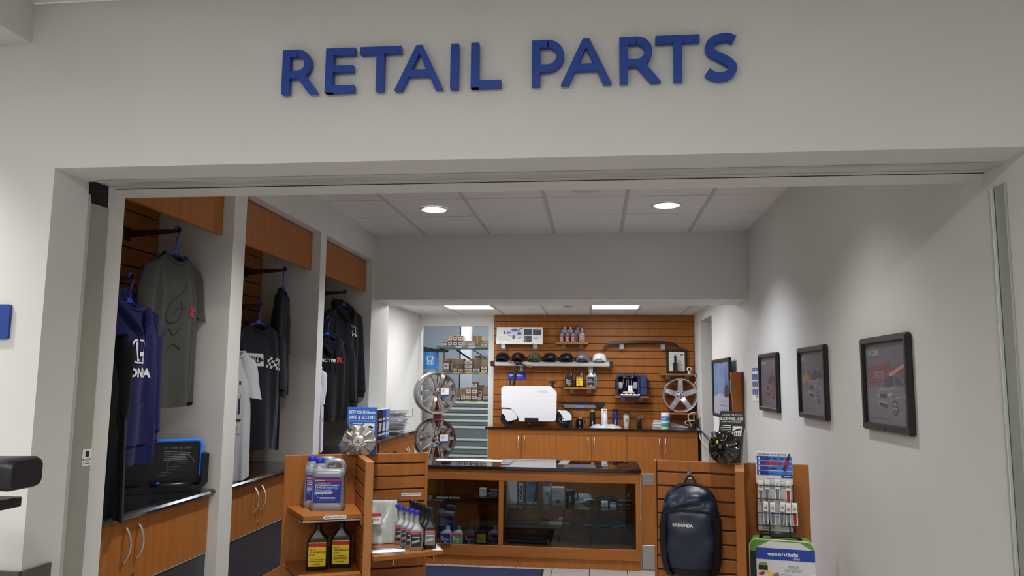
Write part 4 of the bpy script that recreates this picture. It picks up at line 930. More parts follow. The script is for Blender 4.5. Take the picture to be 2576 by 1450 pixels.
P('blue_band',pl.rect(-.125,.695,.160,.752,.0008),BLUEP,t)
P('lettering',J(pl.text('essentials',.005,.716,.02,.0014,w=.15,bold=.02),pl.text('Safety',.07,.699,.014,.0014,w=.035)),WHITE,t)
P('title',J(pl.text('PREMIUM',.055,.657,.014,.0012,w=.05),pl.text('AUTO SAFETY KIT',.055,.638,.014,.0012,w=.085)),mat('print_slate',(110,116,150),.5),t)
P('bullets',J(pl.lines(-.005,.055,.622,9,.011,.004,.0012,3),pl.lines(.068,.11,.612,6,.011,.004,.0012,4)),mat('print_slate',(110,116,150),.5),t)
P('bag_picture',J(pl.rect(-.115,.64,-.07,.665,.0012)),BLACK,t); P('bag_picture_top',pl.poly([(-.115,.665),(-.07,.665),(-.075,.68),(-.11,.68)],.0012),KG,t)
P('cable_picture',J(pl.poly([(-.12,.622),(-.09,.636),(-.08,.626),(-.10,.612)],.0012)),REDP,t); P('glove_picture',pl.poly([(-.08,.63),(-.06,.64),(-.04,.622),(-.055,.612)],.0012),YELP,t); P('chart_picture',pl.poly([(-.05,.62),(-.02,.635),(-.005,.59),(-.035,.58)],.0012),GREYP,t)
P('barcode',J(*[pl.rect(-.10+.004*i,.555,-.098+.004*i+.001*(i%2),.585,.0012) for i in range(8)]),DARKP,t)
ring2=[(.165+.045*math.cos(R(a_)),.595+.045*math.sin(R(a_))) for a_ in range(95,270,12)]
P('logo',J(pl.poly([q for q in ring2]+[(.160+.0,.552)],.0012)),WHITE,t); P('logo_letter',pl.text('e',.139,.58,.045,.0018,bold=.06),BLUEP,t)
P('handle',J(tube(spline([(-.10,0,.79),(-.09,-.02,.812),(-.06,-.02,.816),(.05,-.02,.81),(.09,-.02,.80),(.10,0,.786)],5),.010,8,flat=.7),box(-.055,.05,-.034,-.006,.80,.828,.006)),BLACK,t,True)
P('hook_strap',J(tube([(-.05,.0,.82),(-.05,.1,.86),(-.05,.165,.86)],.004,6),tube([(.05,.0,.82),(.05,.1,.86),(.05,.165,.86)],.004,6)),BLACK,t,True)
# ================================================================== glass display counter and the gate beside it
GL=glass('case_glass',(206,212,214),1.32,.01,.0); GLT=glass('case_glass_top',(246,248,248),1.5,.01,.02)
CX0,CX1,CY0,CY1=-1.95,.372,6.806,7.476
t=thing('display_counter','cherry display counter with dark glass front and black top','display case',(0,CY0,0))
D=CY1-CY0
P('plinth',box(CX0,CX1,.012,D,0,.081),WOOD,t)
P('bottom_rail',box(CX0,CX1,0,.03,.082,.175,.002),WOODX,t); P('top_rail',box(CX0,CX1,0,.03,.726,.815,.002),WOODX,t)
P('bottom_board',box(CX0+.02,CX1-.02,.03,D-.02,.15,.172),WOOD,t)
P('back_board',box(CX0,CX1,D-.02,D,.10,.80),WOOD,t)
for x in (CX0+.0,-.85,CX1-.038): P('stile',box(x,x+.038+(.003 if x==-.85 else 0),0,.03,.175,.726,.0015),WOOD,t)
P('end_board',box(CX1-.02,CX1-.001,.03,D-.02,.175,.82),WOOD,t); P('end_board',box(CX0,CX0+.02,.03,D-.02,.175,.82),WOOD,t)
P('partition',box(-.842,-.822,.03,D-.02,.175,.80),WOOD,t)
P('pane',box(-.809,CX1-.038,.012,.017,.175,.726),GL,t); P('pane',box(CX0+.038,-.85,.012,.017,.175,.726),GL,t)
P('top_border',J(box(CX0-.01,CX1+.012,-.012,.07,.818,.847,.002),box(CX0-.01,CX1+.012,D-.06,D+.01,.818,.847,.002),box(CX0-.01,CX0+.10,.07,D-.06,.818,.847),box(CX1-.07,CX1+.012,.07,D-.06,.818,.847,.002)),GRANITE,t)
P('top_pane',box(CX0+.10,CX1-.07,.07,D-.06,.838,.846),GLT,t)
SHL=glass('shelf_glass',(232,238,236),1.4,.02,.0)
P('glass_shelf',box(-.815,CX1-.03,.06,D-.05,.484,.490),SHL,t); P('glass_shelf',box(-.815,CX1-.03,.10,D-.05,.296,.302),SHL,t)
P('glass_shelf',box(CX0+.03,-.848,.20,D-.05,.508,.514),SHL,t)
kc=lambda x,y:(1060+x/3.718,1060+y/3.718)
def on_shelf(x,y,z): p=atZ(*kc(x,y),z); return p
Z1,Z2,Z0=.491,.303,.173
def sbox(name,label,cat,x,y,z,w,d,h,m,rz=0,group=None): 
    p=on_shelf(x,y,z); o=thing(name,label,cat,(p.x,min(max(p.y,6.90),7.38),z),rz,group); P('carton',box(-w/2,w/2,-d/2,d/2,0,h,.002),m,o); return o,Plane((0,-d/2,0))
o,pl=sbox('gift_box','plain white drinkware carton at left in display counter','box',850,772,Z1,.092,.09,.205,PAPER); P('lettering',pl.text('DRINKWARE',-.03,.02,.006,align='l',w=.03),DARKP,o)
o,pl=sbox('gift_box','clear carton with vertical HONDA lettering in display counter','box',935,770,Z1,.075,.075,.20,mat('carton_clear',(120,108,100),.25)); P('lettering',J(pl.text('HONDA',.008,.10,.022,ang=90,bold=.06,w=.13)),DARKP,o); P('panel',pl.rect(-.02,.02,.016,.185,.0006),PAPER,o)
o,pl=sbox('gift_box','teal and charcoal McKinley tumbler carton in display counter','box',1043,776,Z1,.11,.09,.205,mat('carton_teal',(96,140,160),.4)); P('dark_half',pl.poly([(-.0,.0),(.055,0),(.055,.205),(.035,.205)],.0006),mat('carton_charcoal',(44,50,58),.4),o)
P('figures',J(*[pl.poly([(-.035+.03*i,.06),(-.015+.03*i,.06),(-.018+.03*i,.11),(-.032+.03*i,.11)],.001) for i in range(2)]),mat('carton_steel',(74,110,132),.4),o)
P('lettering',J(pl.text('MCKINLEY',.0,.182,.014,.0012,w=.085,bold=.03),pl.text('TUMBLER',.0,.165,.010,.0012,w=.055)),mat('print_ice',(30,54,70),.5),o); P('brand',pl.text('BASECAMP.',.0,.006,.018,.0014,w=.098,bold=.02),WHITE,o)
CREAM=mat('cup_cream',(206,202,196),.35); CLR=glass('clear_lid',(220,225,235),1.45,.05,.08)
def tumbler(label,loc,m,r0,r1,h,lidm,group=None,print_=True,rz=0,ink=DARKP):
    o=thing('tumbler',label,'tumbler',loc,rz,group); P('cup',lathe([(r0*.94,0),(r0,.006),(r1,h),(r1*.97,h+.002)],28),m,o,True)
    P('rim',T(lathe([(r1*1.03,0),(r1*1.05,.006),(r1*1.02,.014),(r1*.9,.016)],28),(0,0,h)),STEEL,o,True); P('lid',T(lathe([(r1*.98,0),(r1*.96,.018),(r1*.7,.022)],28),(0,0,h+.014)),lidm,o,True); P('slider',box(-r1*.5,r1*.5,-r1*.4,r1*.4,h+.034,h+.046,.005),lidm,o)
    if print_:
        c=Cyl((0,0,0),(r0+r1)/2*1.015); P('badge_print',J(emblem(c,0,h*.60,h*.16,.001),c.text('HONDA',0,h*.44,h*.045,.001,bold=.05,w=r0*1.1)),ink,o)
    return o
p=on_shelf(1178,775,Z1); tumbler('cream tumbler with badge print inside display counter',(p.x,p.y,Z1),CREAM,.034,.042,.165,CLR)
o,pl=sbox('gift_box','grey stainless steel mug carton in display counter','box',1280,785,Z1,.112,.10,.158,mat('carton_grey',(196,192,190),.5)); P('lettering',J(*[pl.text(s,-.05,.118-.022*i,.013,align='l') for i,s in enumerate(('18.9 OZ','STAINLESS','STEEL MUG'))]),GREYP,o); P('dot',pl.poly(arc(0,.036,.015,0,360,18)),DARKP,o)
def mug(label,loc,m,r=.042,h=.115,rz=0,group=None):
    o=thing('mug',label,'mug',loc,rz,group); P('cup',lathe([(r*.9,0),(r,.008),(r*1.02,h),(r*.98,h+.002)],28),m,o,True); P('rim',T(lathe([(r*1.02,0),(r,.012),(r*.6,.016)],28),(0,0,h)),CHROME,o,True)
    P('handle',tube(spline([(r*.95,0,h*.82),(r*1.55,0,h*.78),(r*1.62,0,h*.40),(r*.95,0,h*.34)],4),.005,8),m,o,True); c=Cyl((0,0,0),r*1.02); P('lettering',c.text('HONDA',.006,h*.45,.012,.001,ang=90,w=.055,bold=.04),SILV,o); return o
p=on_shelf(1393,778,Z1); mug('black steel mug with chrome rim inside display counter',(p.x,p.y,Z1),BOTBLK,.041,.125)
def cap_hat(label,loc,m,rz=0,print_=None,pm=None,group=None,w=.092,h=.10,brim=True,sc=1,name='baseball_cap',brimm=None,pw=.05,extra=None):
    o=thing(name,label,'cap',loc,rz,group); o.scale=(sc,sc,sc); rx,ry=w,.095
    nu,nv=28,9; V=[];F=[]
    dome=[]
    for k in range(nv+1):
        q=k/nv; th=q*PI/2; zz=.03+(h-.03)*math.sin(th)**.9; rr=max(.02,math.cos(th)**.62)
        dome.append([(rx*rr*math.cos(2*PI*i/nu),.02+ry*rr*math.sin(2*PI*i/nu)+.0,zz if k else .0) for i in range(nu)])
    crown=[[ (x*1.0,y,.0) for x,y,_ in dome[0]]]+[[(x,y,z) for x,y,z in r_] for r_ in dome]
    P('crown',loft(crown,False,True),m,o,True)
    P('button',ball((0,.02,h),(.008,.008,.004),10,5),m,o,True)
    if brim:
        n=16; top=[];bot=[]
        for j in range(5):
            f_=j/4; row=[]
            for i in range(n+1):
                a_=-PI+PI*i/n; r_=1+f_*.55*abs(math.sin(a_))**.8
                x=rx*.98*r_**.3*math.cos(a_); y=.02+ry*r_*math.sin(a_)*1.0; z=.012+.036*(1-(x/rx)**2)-.010*f_-.012*(abs(math.cos(a_))**3)
                row.append((x,y,z))
            top.append(row)
        g1=loft(top,False,False,False); g2=loft([[(x,y,z-.004) for x,y,z in r_] for r_ in top],False,False,False)
        e=top[-1]; g3=loft([e,[(x,y,z-.004) for x,y,z in e]],False,False,False)
        P('brim',J(g1,g2,g3),brimm or m,o,True)
    if print_:
        def fpt(x,z):
            q=max(0,min(.98,(z-.03)/(h-.03))); th=math.asin(min(1,q**(1/.9))); rr=max(.02,math.cos(th)**.62); c_=max(-1,min(1,x/(rx*rr))); return .02-ry*rr*math.sqrt(max(0,1-c_*c_))
        cp=Cloth(lambda x,z,off=0:fpt(x,z)-off,print_[1],print_[2])
        P('embroidery',J(cp.text(print_[0],0,0,print_[3],w=pw,bold=.04)) if print_[0]!='#H' else emblem(cp,0,.012,print_[3],ring_=False),pm or WHITE,o)
        if extra: c2=Cloth(lambda x,z,off=0:fpt(x,z)-off,extra[1],extra[2]); P('red_letter',c2.text(extra[0],0,0,extra[3],w=extra[4],bold=.05,shear=.3),CRIM,o)
    return o
p=on_shelf(1520,760,Z1); cap_hat('light grey cap lying in display counter beside the mug','x' and (p.x,p.y+.03,Z1),F_LG,R(35),w=.085,h=.075)
p=on_shelf(1730,775,Z1); cap_hat('dark navy flat cap lying in display counter',(p.x,p.y+.06,Z1),F_BLK2,R(-20),w=.10,h=.055)
p=on_shelf(1585,790,Z1); o=thing('sunglasses','black sunglasses resting on upper glass shelf','sunglasses',(p.x,p.y,Z1),R(20))
P('frame',J(*[tube([(sx*.03+.022*math.cos(R(a_)),0,.02+.016*math.sin(R(a_))) for a_ in range(0,361,30)],.002,6) for sx in (-1,1)],tube([(-.008,0,.024),(.008,0,.024)],.002,6)),BLACK,o,True); P('arm',J(tube([(-.052,0,.022),(-.055,.06,.05),(-.05,.10,.045)],.002,6),tube([(.052,0,.022),(.055,.06,.05),(.05,.10,.045)],.002,6)),BLACK,o,True)
o,pl=sbox('small_box','tiny white carton on upper glass shelf at right','box',1714,798,Z1,.058,.04,.045,PAPER); P('print',pl.text('USB',0,.014,.010),DARKP,o)
p=on_shelf(1795,797,Z1); o=thing('round_tin','small round white tin with blue lid in display counter','tin',(p.x,p.y,Z1)); P('tin',lathe([(.03,0),(.031,.018),(.03,.02)],24),WHITE,o,True); P('lid',T(lathe([(.031,0),(.031,.010),(.029,.012)],24),(0,0,.02)),LBLUEP,o,True)
p=on_shelf(1925,795,Z1); o=thing('money_clip','chrome pen and clip gift set in display counter','gift set',(p.x-.01,p.y,Z1)); P('tray',box(-.07,.05,-.03,.03,0,.05,.003),BLACKM,o); P('clip',J(box(-.066,-.03,-.033,-.03,.008,.02,.002),box(.0,.04,-.033,-.03,.006,.022,.002)),CHROME,o); P('bar',box(-.07,.05,-.034,-.030,.045,.053,.001),CHROME,o)
p=on_shelf(1932,735,Z1); o=thing('key_ring','small brass tipped key fob standing behind gift set','key ring',(p.x,min(p.y,7.35),Z1+.0)); P('fob',lathe([(.008,0),(.012,.03),(.009,.06),(.004,.075)],12),CHROME,o,True); P('tip',T(lathe([(.004,0),(.005,.01),(.002,.014)],10),(0,0,.075)),YELP,o)
# lower shelf
p=on_shelf(1215,930,Z2); cap_hat('dusty red cap lying on lower glass shelf','x' and (p.x,p.y+.07,Z2),fabric('fabric_red',(150,62,70)),R(-40),w=.105,h=.12)
p=on_shelf(1306,925,Z2); o=thing('price_cube','tiny white price cube by the red cap','price tag',(p.x,p.y-.03,Z2)); P('cube',box(-.018,.018,-.015,.015,0,.028,.003),PAPER,o); P('print',Plane((0,-.015,0)).text('$',0,.008,.012),DARKP,o)
p=on_shelf(1720,985,Z2); o=thing('folded_shirt','dark tie-dye folded shirt with white hem in display counter','shirt',(p.x,p.y+.07,Z2))
FS=mat('tie_dye',(52,54,66),.9,noise=1,nscale=14,rgb2=(24,25,32))
P('fold',loft([[(x*(.20-.01*k)+.006*math.sin(5*x+k),y*(.10-.008*k),.012*k+.006*math.sin(9*x+k)) for x,y in rrect(1,1,.35,5)] for k in range(7)]),FS,o,True); P('hem',tube([(-.19+.38*i/12,-.105,.008+.006*math.sin(i*1.3)) for i in range(13)],.009,6,flat=.6),F_LG,o,True)
p=on_shelf(935,960,Z2); o=thing('phone_tray','flat black tray on lower glass shelf','tray',(p.x,p.y+.05,Z2)); P('tray',box(-.14,.14,-.05,.05,0,.012,.006),BLACK,o); P('rim',tube([(-.14,-.05,.014),(.14,-.05,.014),(.14,.05,.014),(-.14,.05,.014),(-.14,-.05,.014)],.003,6),GREYP,o)
p=on_shelf(1255,978,Z2); o=thing('flat_carton','flat brown carton lying on lower glass shelf','box',(p.x,p.y+.05,Z2)); P('carton',box(-.13,.13,-.05,.05,0,.018,.002),mat('carton_brown',(150,122,96),.6),o); P('band',box(-.06,.06,-.051,.051,.001,.0185),PAPER,o)
p=on_shelf(1000,1150,Z0); o=thing('roof_bar','long dark bar lying on bottom of display counter','bar',(p.x,p.y+.02,Z0)); P('bar',box(-.17,.17,-.03,.03,0,.03,.008),BLACK,o); P('end',box(.165,.18,-.032,.032,0,.032,.006),GREYP,o)
p=on_shelf(1600,1160,Z0); o=thing('leaflet','dark leaflet with yellow strip on bottom of display counter','leaflet',(p.x,p.y+.05,Z0)); P('sheet',box(-.2,.2,-.05,.05,0,.012,.001),DARKPANEL,o); P('strip',box(-.2,-.08,-.051,-.04,.004,.0125),mat('strip_olive',(96,100,40),.6),o)
# left compartment
for k,(x,bm,lm,st,lb) in enumerate([(228,BOTGREY,NAVYP,None,'grey oil bottle with dark blue label'),(335,BOTGREY,mat('label_green',(66,120,50),.5),REDP,'grey oil bottle with green label'),(448,BOTGREY,DARKP,REDP,'grey fluid bottle with black label'),(560,BOTBLK,YELP,None,'black bottle with yellow label'),(675,SILVER,DARKP,REDP,'silver fluid bottle with dark label')]):
    p=on_shelf(x,1152,Z0); oil_bottle('fluid_bottle',lb+' at bottom of display counter',(p.x,p.y+.02,Z0),0,h=.15,w=.10,body=bm,lab=lm,stripe=st,lines=('ATF','TYPE'),ink=WHITE if lm!=YELP else DARKP,group='bottles at bottom of display counter',neck=.2)
J2=on_shelf(270,1030,Z0); coolant_jug('silver coolant jug inside left part of display counter',(J2.x,7.22,Z0+.0),0,h=.27,w=.165); 
ZT=.515
p=on_shelf(600,745,ZT); o=thing('brass_tray','round brass-rimmed tray in left part of display counter','tray',(p.x,7.22,ZT)); P('tray',lathe([(.10,0),(.13,.012),(.135,.016),(.128,.016)],32),mat('tray_dark',(60,48,36),.4,.4),o,True); P('rim',T(tube([(.135*math.cos(R(a_)),.135*math.sin(R(a_)),.017) for a_ in range(0,361,15)],.0035,6)),mat('brass',(150,130,90),.35,.9),o,True)
for k,(dx,dy,w,h,lb) in enumerate([(-.05,.0,.06,.075,'white card box standing on brass tray'),(.05,.03,.07,.06,'grey box on right of brass tray')]):
    o2=P('small_carton',box(-w/2,w/2,-.02,.02,0,h,.002),PAPER if k==0 else GREYP); o2.location=(p.x+dx,7.22+dy,ZT+.0125); tag(o2,lb,'box'); P('lid',box(-w/2-.001,w/2+.001,-.021,.021,h*.8,h+.001,.002),PAPER if k==0 else GREYP,o2)
for k,(x,y,lb) in enumerate([(160,742,'small photo card nearest the left stand'),(195,715,'small photo card behind the nearest one'),(310,718,'small photo card in middle of glass shelf')]):
    p=on_shelf(x,y,ZT); o=P('photo_card',box(-.05,.05,-.03,.03,0,.003,.001),PAPER); o.location=(p.x,min(p.y,7.36),ZT+.001); tag(o,lb,'card'); P('print',box(-.044,.044,-.025,.025,.003,.0035),GREYP,o)
p=on_shelf(70,745,ZT); o=P('small_carton',box(-.02,.02,-.02,.02,0,.04,.003),PAPER); o.location=(p.x,min(p.y,7.36),ZT+.001); tag(o,'little white cube box at far left of glass shelf','box'); P('lid',box(-.0205,.0205,-.0205,.0205,.03,.041,.002),PAPER,o)
o=thing('red_pouch','red pouch hanging below glass shelf in display counter','pouch',(atY(*kc(570,800),7.3).x,7.36,.33)); P('pouch',lofted([(0,0,.04,.015,.01),(.06,0,.05,.02,.012),(.11,0,.045,.012,.01)],4),mat('pouch_red',(120,26,34),.6),o,True); P('stand',box(-.03,.03,-.012,.012,-.158,.0),BLACKM,o)
# things on top of the counter
p=atZ(1230,1160,.848); o=P('paper_sheet',box(-.55,.20,-.10,.10,0,.0012),glass('clear_sheet',(240,242,245),1.4,.15,.10)); o.location=(-.98,7.27,.8475); tag(o,'clear plastic sheet lying on counter top','sheet'); P('paper',box(-.52,.1,-.08,.08,.0012,.0022),PAPER,o)
o=thing('black_case','small black case on counter behind left stand','case',(*atZ(985,1146,.848)[:2],.848)); P('shell',box(-.045,.045,-.03,.03,0,.04,.008),BLACK,o); P('lid',box(-.046,.046,-.031,.031,.028,.0415,.006),BLACKM,o)
# counter gate
t=thing('counter_gate','cherry counter gate with steel plates right of display counter','gate',(.382,6.86,0))
P('panel',box(0,.955,0,.022,.01,.812,.002),WOOD,t)
for nm,(x0,x1,z0,z1) in dict(a=(.012,.36,.71,.805),b=(.006,.36,.006,.206)).items(): 
    s=P('steel_plate',box(x0,x1,-.003,0,z0,z1,.001),STEEL,t); P('screw',J(*[cyl((x,-.003,z),(x,-.0045,z),.004,n=10) for x in (x0+.012,x1-.012) for z in (z0+.012,z1-.012)]),NICKEL,s)
P('hinge_strip',J(box(-.006,.0,-.002,.02,.02,.42,.001),box(-.006,.0,-.002,.02,.44,.80,.001)),ALU,t)
# ================================================================== back wall: slatwall, counter, goods
t=thing('slatwall','long bright cherry slatwall covering the back wall','slatwall',(0,10.76,0))
slat_panel(t,-1.438,1.345,.985,2.518,0,.1030,first=2.432,front=.012,back=.02,gap=.0075)
ct=P('countertop',J(box(-1.465,1.345,10.19,10.762,.962,.986,.004)),GRANITE); tag(ct,'polished black granite slab on the back counter','countertop')
xs=[-1.434,-.522,.396,1.305]; sp_=[-.983,-.064,.854]
for k in range(3):
    cb=thing('base_cabinet',['cherry double cabinet under white suitcase scooter','cherry double cabinet in middle of back counter','cherry double cabinet at right end of back counter'][k],'cabinet',(0,10.22,0))
    P('body',box(xs[k]+.001,xs[k+1]-.001,.019,.52,0,.961),WOOD,cb); P('top_rail',box(xs[k]+.001,xs[k+1]-.001,0,.019,.893,.961,.001),WOODX,cb)
    cabinet_door(cb,xs[k]+.001,sp_[k],.09,.890,0,sp_[k]-.04,hz=.775,hl=.18); cabinet_door(cb,sp_[k],xs[k+1]-.001,.09,.890,0,sp_[k]+.04,hz=.775,hl=.18,lock=(sp_[k]+.022,.663))
    P('plinth',box(xs[k]+.001,xs[k+1]-.001,.0,.019,0,.085,.001),WOOD,cb)
ZK=.987
def clip(parent,x,z,y=0): P('clip',J(box(x-.03,x+.03,y-.02,y-.001,z-.075,z-.02,.004),box(x-.03,x+.03,y-.19,y-.001,z-.026,z-.022)),CLEARB,parent)
CLEARB=mat('acrylic_clip',(196,202,208),.15,alpha=.5)
def wshelf(label,x0,x1,z,d=.22,tk=.024,clips=None):
    o=thing('shelf_board',label,'shelf',(0,10.755,z)); P('board',box(x0,x1,-d,-.001,-tk,0,.002),WOODX,o)
    for c_ in clips or (x0+(x1-x0)*.24,x0+(x1-x0)*.78): clip(o,c_,-tk+.022)
    return o
def bk(px,py,y=10.76): return atY(px,py,y)
# banner
a_,b_=bk(1248,866,10.60),bk(1366,826,10.66)
o=thing('banner_board','white GENUINE PROTECTION board with cutaway car picture','sign',(a_.x,10.60,a_.z),rot=(R(-12),0,0)); w=b_.x-a_.x; h=(b_.z-a_.z)*1.05
P('board',box(0,w,0,.02,0,h,.002),PAPER,o); pl=Plane((0,0,0))
P('lettering',J(pl.text('GENUINE',.03,h*.36,.026,align='l',w=.11),pl.text('PROTECTION!',.03,h*.22,.026,align='l',w=.17)),mat('print_pale',(176,178,190),.5),o)
u_=w/.66
def cp(pts): return [(x*u_,z*h) for x,z in pts]
P('car_print',J(pl.poly(cp([(.10,.60),(.105,.74),(.13,.82),(.19,.86),(.23,.96),(.30,.97),(.335,.86),(.365,.70),(.375,.52),(.35,.36),(.30,.30),(.25,.34),(.20,.46),(.14,.56)]),.0012)),mat('print_ice_blue',(206,212,232),.5),o)
P('car_shade',J(pl.poly(cp([(.20,.80),(.235,.92),(.285,.93),(.30,.80),(.26,.74)]),.0016),pl.poly(cp([(.285,.62),(.31,.74),(.35,.72),(.36,.58),(.32,.54)]),.0016),pl.poly(cp([(.13,.70),(.19,.74),(.22,.66),(.16,.62)]),.0016),pl.poly(cp([(.31,.36),(.36,.42),(.355,.38),(.315,.32)]),.0016)),mat('print_slate_blue',(104,110,146),.5),o)
P('car_wheel',J(pl.poly(arc(.112*u_,.68*h,.013,0,360,14,.021),.0018),pl.poly(arc(.245*u_,.42*h,.019,0,360,16,.028),.0018)),mat('print_charcoal',(70,70,76),.5),o); P('car_rim',J(pl.poly(arc(.112*u_,.68*h,.007,0,360,12,.012),.0022),pl.poly(arc(.245*u_,.42*h,.010,0,360,14,.016),.0022)),GREYP,o); P('car_line',J(pl.poly(cp([(.15,.56),(.215,.475),(.216,.455),(.15,.54)]),.0018)),REDP,o)
P('trunk_lid',pl.poly(cp([(.285,.80),(.36,.985),(.37,.96),(.30,.78)]),.0018),mat('print_charcoal',(70,70,76),.5),o)
P('photo_tiles',J(pl.rect(w*.59,h*.54,w*.76,h*.90,.0012),pl.rect(w*.59,h*.10,w*.76,h*.50,.0012),pl.rect(w*.785,h*.54,w*.96,h*.88,.0012)),mat('print_charcoal',(70,70,76),.5),o)
P('photo_detail',J(pl.poly([(w*.61,h*.12),(w*.66,h*.12),(w*.64,h*.48),(w*.60,h*.40)],.0018),pl.poly([(w*.79,h*.72),(w*.955,h*.84),(w*.955,h*.88),(w*.79,h*.78)],.0018),pl.rect(w*.80,h*.34,w*.90,h*.38,.0018)),GREYP,o)
P('clip',J(*[box(x-.03,x+.03,.02,.14,-.055,-.001,.004) for x in (w*.15,w*.84)],*[box(x-.008,x+.008,-.008,.02,-.01,.012,.002) for x in (w*.10,w*.80)]),CLEARB,o)
# shelf with small bottles
s1=wshelf('cherry shelf high on back slatwall holding seven small bottles',bk(1398,863,10.66).x,bk(1480,863,10.66).x,2.128)
zs=2.129
kb=lambda x:1230+x/7.806
for k,(x,lb) in enumerate([(1430,'small silver blue-capped bottle at left of high shelf'),(1540,'small silver blue-capped bottle in middle of high shelf'),(1650,'small silver blue-capped bottle right in front row of high shelf')]):
    p=bk(kb(x),860,10.62); o=thing('additive_bottle',lb,'bottle',(p.x,10.62,zs),0,'small blue-capped bottles on high shelf')
    P('body',lofted([(0,0,.031,.022,.008),(.10,0,.031,.022,.010),(.12,0,.022,.018,.012),(.128,0,.014,.014,.0135)],4),SILVER,o,True); P('cap',T(lathe([(.015,0),(.015,.016),(.013,.018)],16),(0,0,.128)),CAPB,o,True)
    pl=Plane((0,-.022,0)); l=P('label',pl.rect(-.030,.012,.029,.095,.0008),mat('label_wine',(110,30,60),.5),o); P('stripe',pl.rect(-.030,.075,.029,.092,.0012),REDP,l); P('lettering',J(pl.text('ATF',-.02,.058,.014,.0016,'l',bold=.04),pl.lines(-.022,.02,.045,3,.012,.005,.0016)),WHITE,l)
for k,(x,cp,bm,lb) in enumerate([(1475,mat('cap_red',(180,30,40),.4),SILVER,'silver red-capped bottle at left rear of high shelf'),(1590,mat('cap_red',(180,30,40),.4),SILVER,'silver red-capped bottle at middle rear of high shelf'),(1735,BLACK,BOTGREY,'dark grey black-capped bottle at rear of high shelf')]):
    p=bk(kb(x),860,10.69); oil_bottle('additive_bottle',lb,(p.x,10.695,zs),0,h=.245,w=.095,d=.045,body=bm,cap=cp,lab=GREYP,stripe=None,lines=(),ink=DARKP,neck=.15)
p=bk(kb(1828),860,10.63); funnel_bottle('additive_bottle','silver long-necked blue-capped bottle at right of high shelf',(p.x,10.62,zs),0,h=.225,w=.082,d=.05,lab=mat('label_tan',(150,110,84),.5))
# cross bar with caps
o=thing('cross_bar','long silver roof cross bar with black end caps used as cap shelf','cross bar',(0,10.60,1.80))
P('bar',T(prism([(-.04,.012),(-.035,.0),(.05,.0),(.05,.06),(-.03,.066),(-.04,.05)],-1.40,.19,'x')),mat('bar_silver',(214,214,214),.28,.8),o)
P('end_cap',J(box(-1.455,-1.39,-.048,.056,-.008,.07,.012)),BLACK,o); P('end_cap',J(box(.18,.235,-.048,.056,-.012,.066,.012)),BLACK,o); P('foot',J(box(-1.05,-1.01,.02,.155,-.07,.0,.004),box(-.10,-.04,.02,.155,-.09,.0,.004)),CLEARB,o)
CAMO=mat('fabric_camo',(96,100,72),.9,noise=1,nscale=38,rgb2=(34,40,26)); CGREY=fabric('fabric_mid_grey',(104,104,114)); CWH=fabric('fabric_cap_white',(226,226,230),.03)
GRID_=[(257,F_BB,'plain black cap at left end of cross bar',None,None,.05),(568,F_BB,'black cap with red letter R on cross bar',('R',.01,.062,.02),CRIM,.05),(890,CAMO,'camouflage cap with dark letter H on cross bar',('#H',-.01,.058,.036),DKP,.05),(1190,F_BB,'black cap with small white wordmark, between camouflage and black caps',('HONDA',.030,.052,.010),WHITE,.055),(1515,F_BB,'black cap with small white wordmark beside the grey cap',('HONDA',.030,.052,.010),WHITE,.055),(1838,CGREY,'grey cap with TYPE R lettering on cross bar',('TYPE',-.020,.055,.018),WHITE,.05),(2168,CWH,'white cap with thin outline drawing at right end of cross bar',('o',.03,.045,.02),GREYP,.02)]
for x,m,lb,pr_,pm,pw in GRID_:
    p=bk(kb(x),910,10.58); cap_hat(lb,(p.x,10.60,1.867),m,R(-4),print_=pr_,pm=pm,group='caps on the cross bar',w=.094,h=.118,pw=pw,extra=('R',.026,.053,.022,.032) if m==CGREY else None)
# spoiler
o=thing('rear_spoiler','curved black car spoiler on two clips of back slatwall','spoiler',(0,10.70,0)); kd=lambda x,y:(1480+x/3.452,770+y/3.452)
path=[atY(*kd(x,y),10.66) for x,y in ((128,372),(150,345),(200,325),(300,318),(450,314),(600,318),(720,330),(765,345),(782,366))]
sec=[]
for i,p in enumerate(spline([tuple(q) for q in path],5)):
    f_=i/40; th=.016-.009*abs(2*f_-1)**3; sec.append([(p[0],-.10,p[2]+th),(p[0],-.06,p[2]+th*1.5),(p[0],.0,p[2]+th*1.2),(p[0],.0,p[2]-th),(p[0],-.10,p[2]-th)])
P('wing',loft(sec),BOTBLK,o,True); 
for x,y in ((288,350),(645,352)): q=atY(*kd(x,y),10.72); P('clip',box(q.x-.03,q.x+.03,-.06,.05,q.z-.045,q.z+.03,.004),CLEARB,o)
P('stud',J(*[T(cyl((0,0,0),(0,-.004,-.035),.006,.003,8),tuple(atY(*kd(x,330),10.66)-Vector((0,10.70,0)))) for x in (177,330,585)]),BLACK,o)
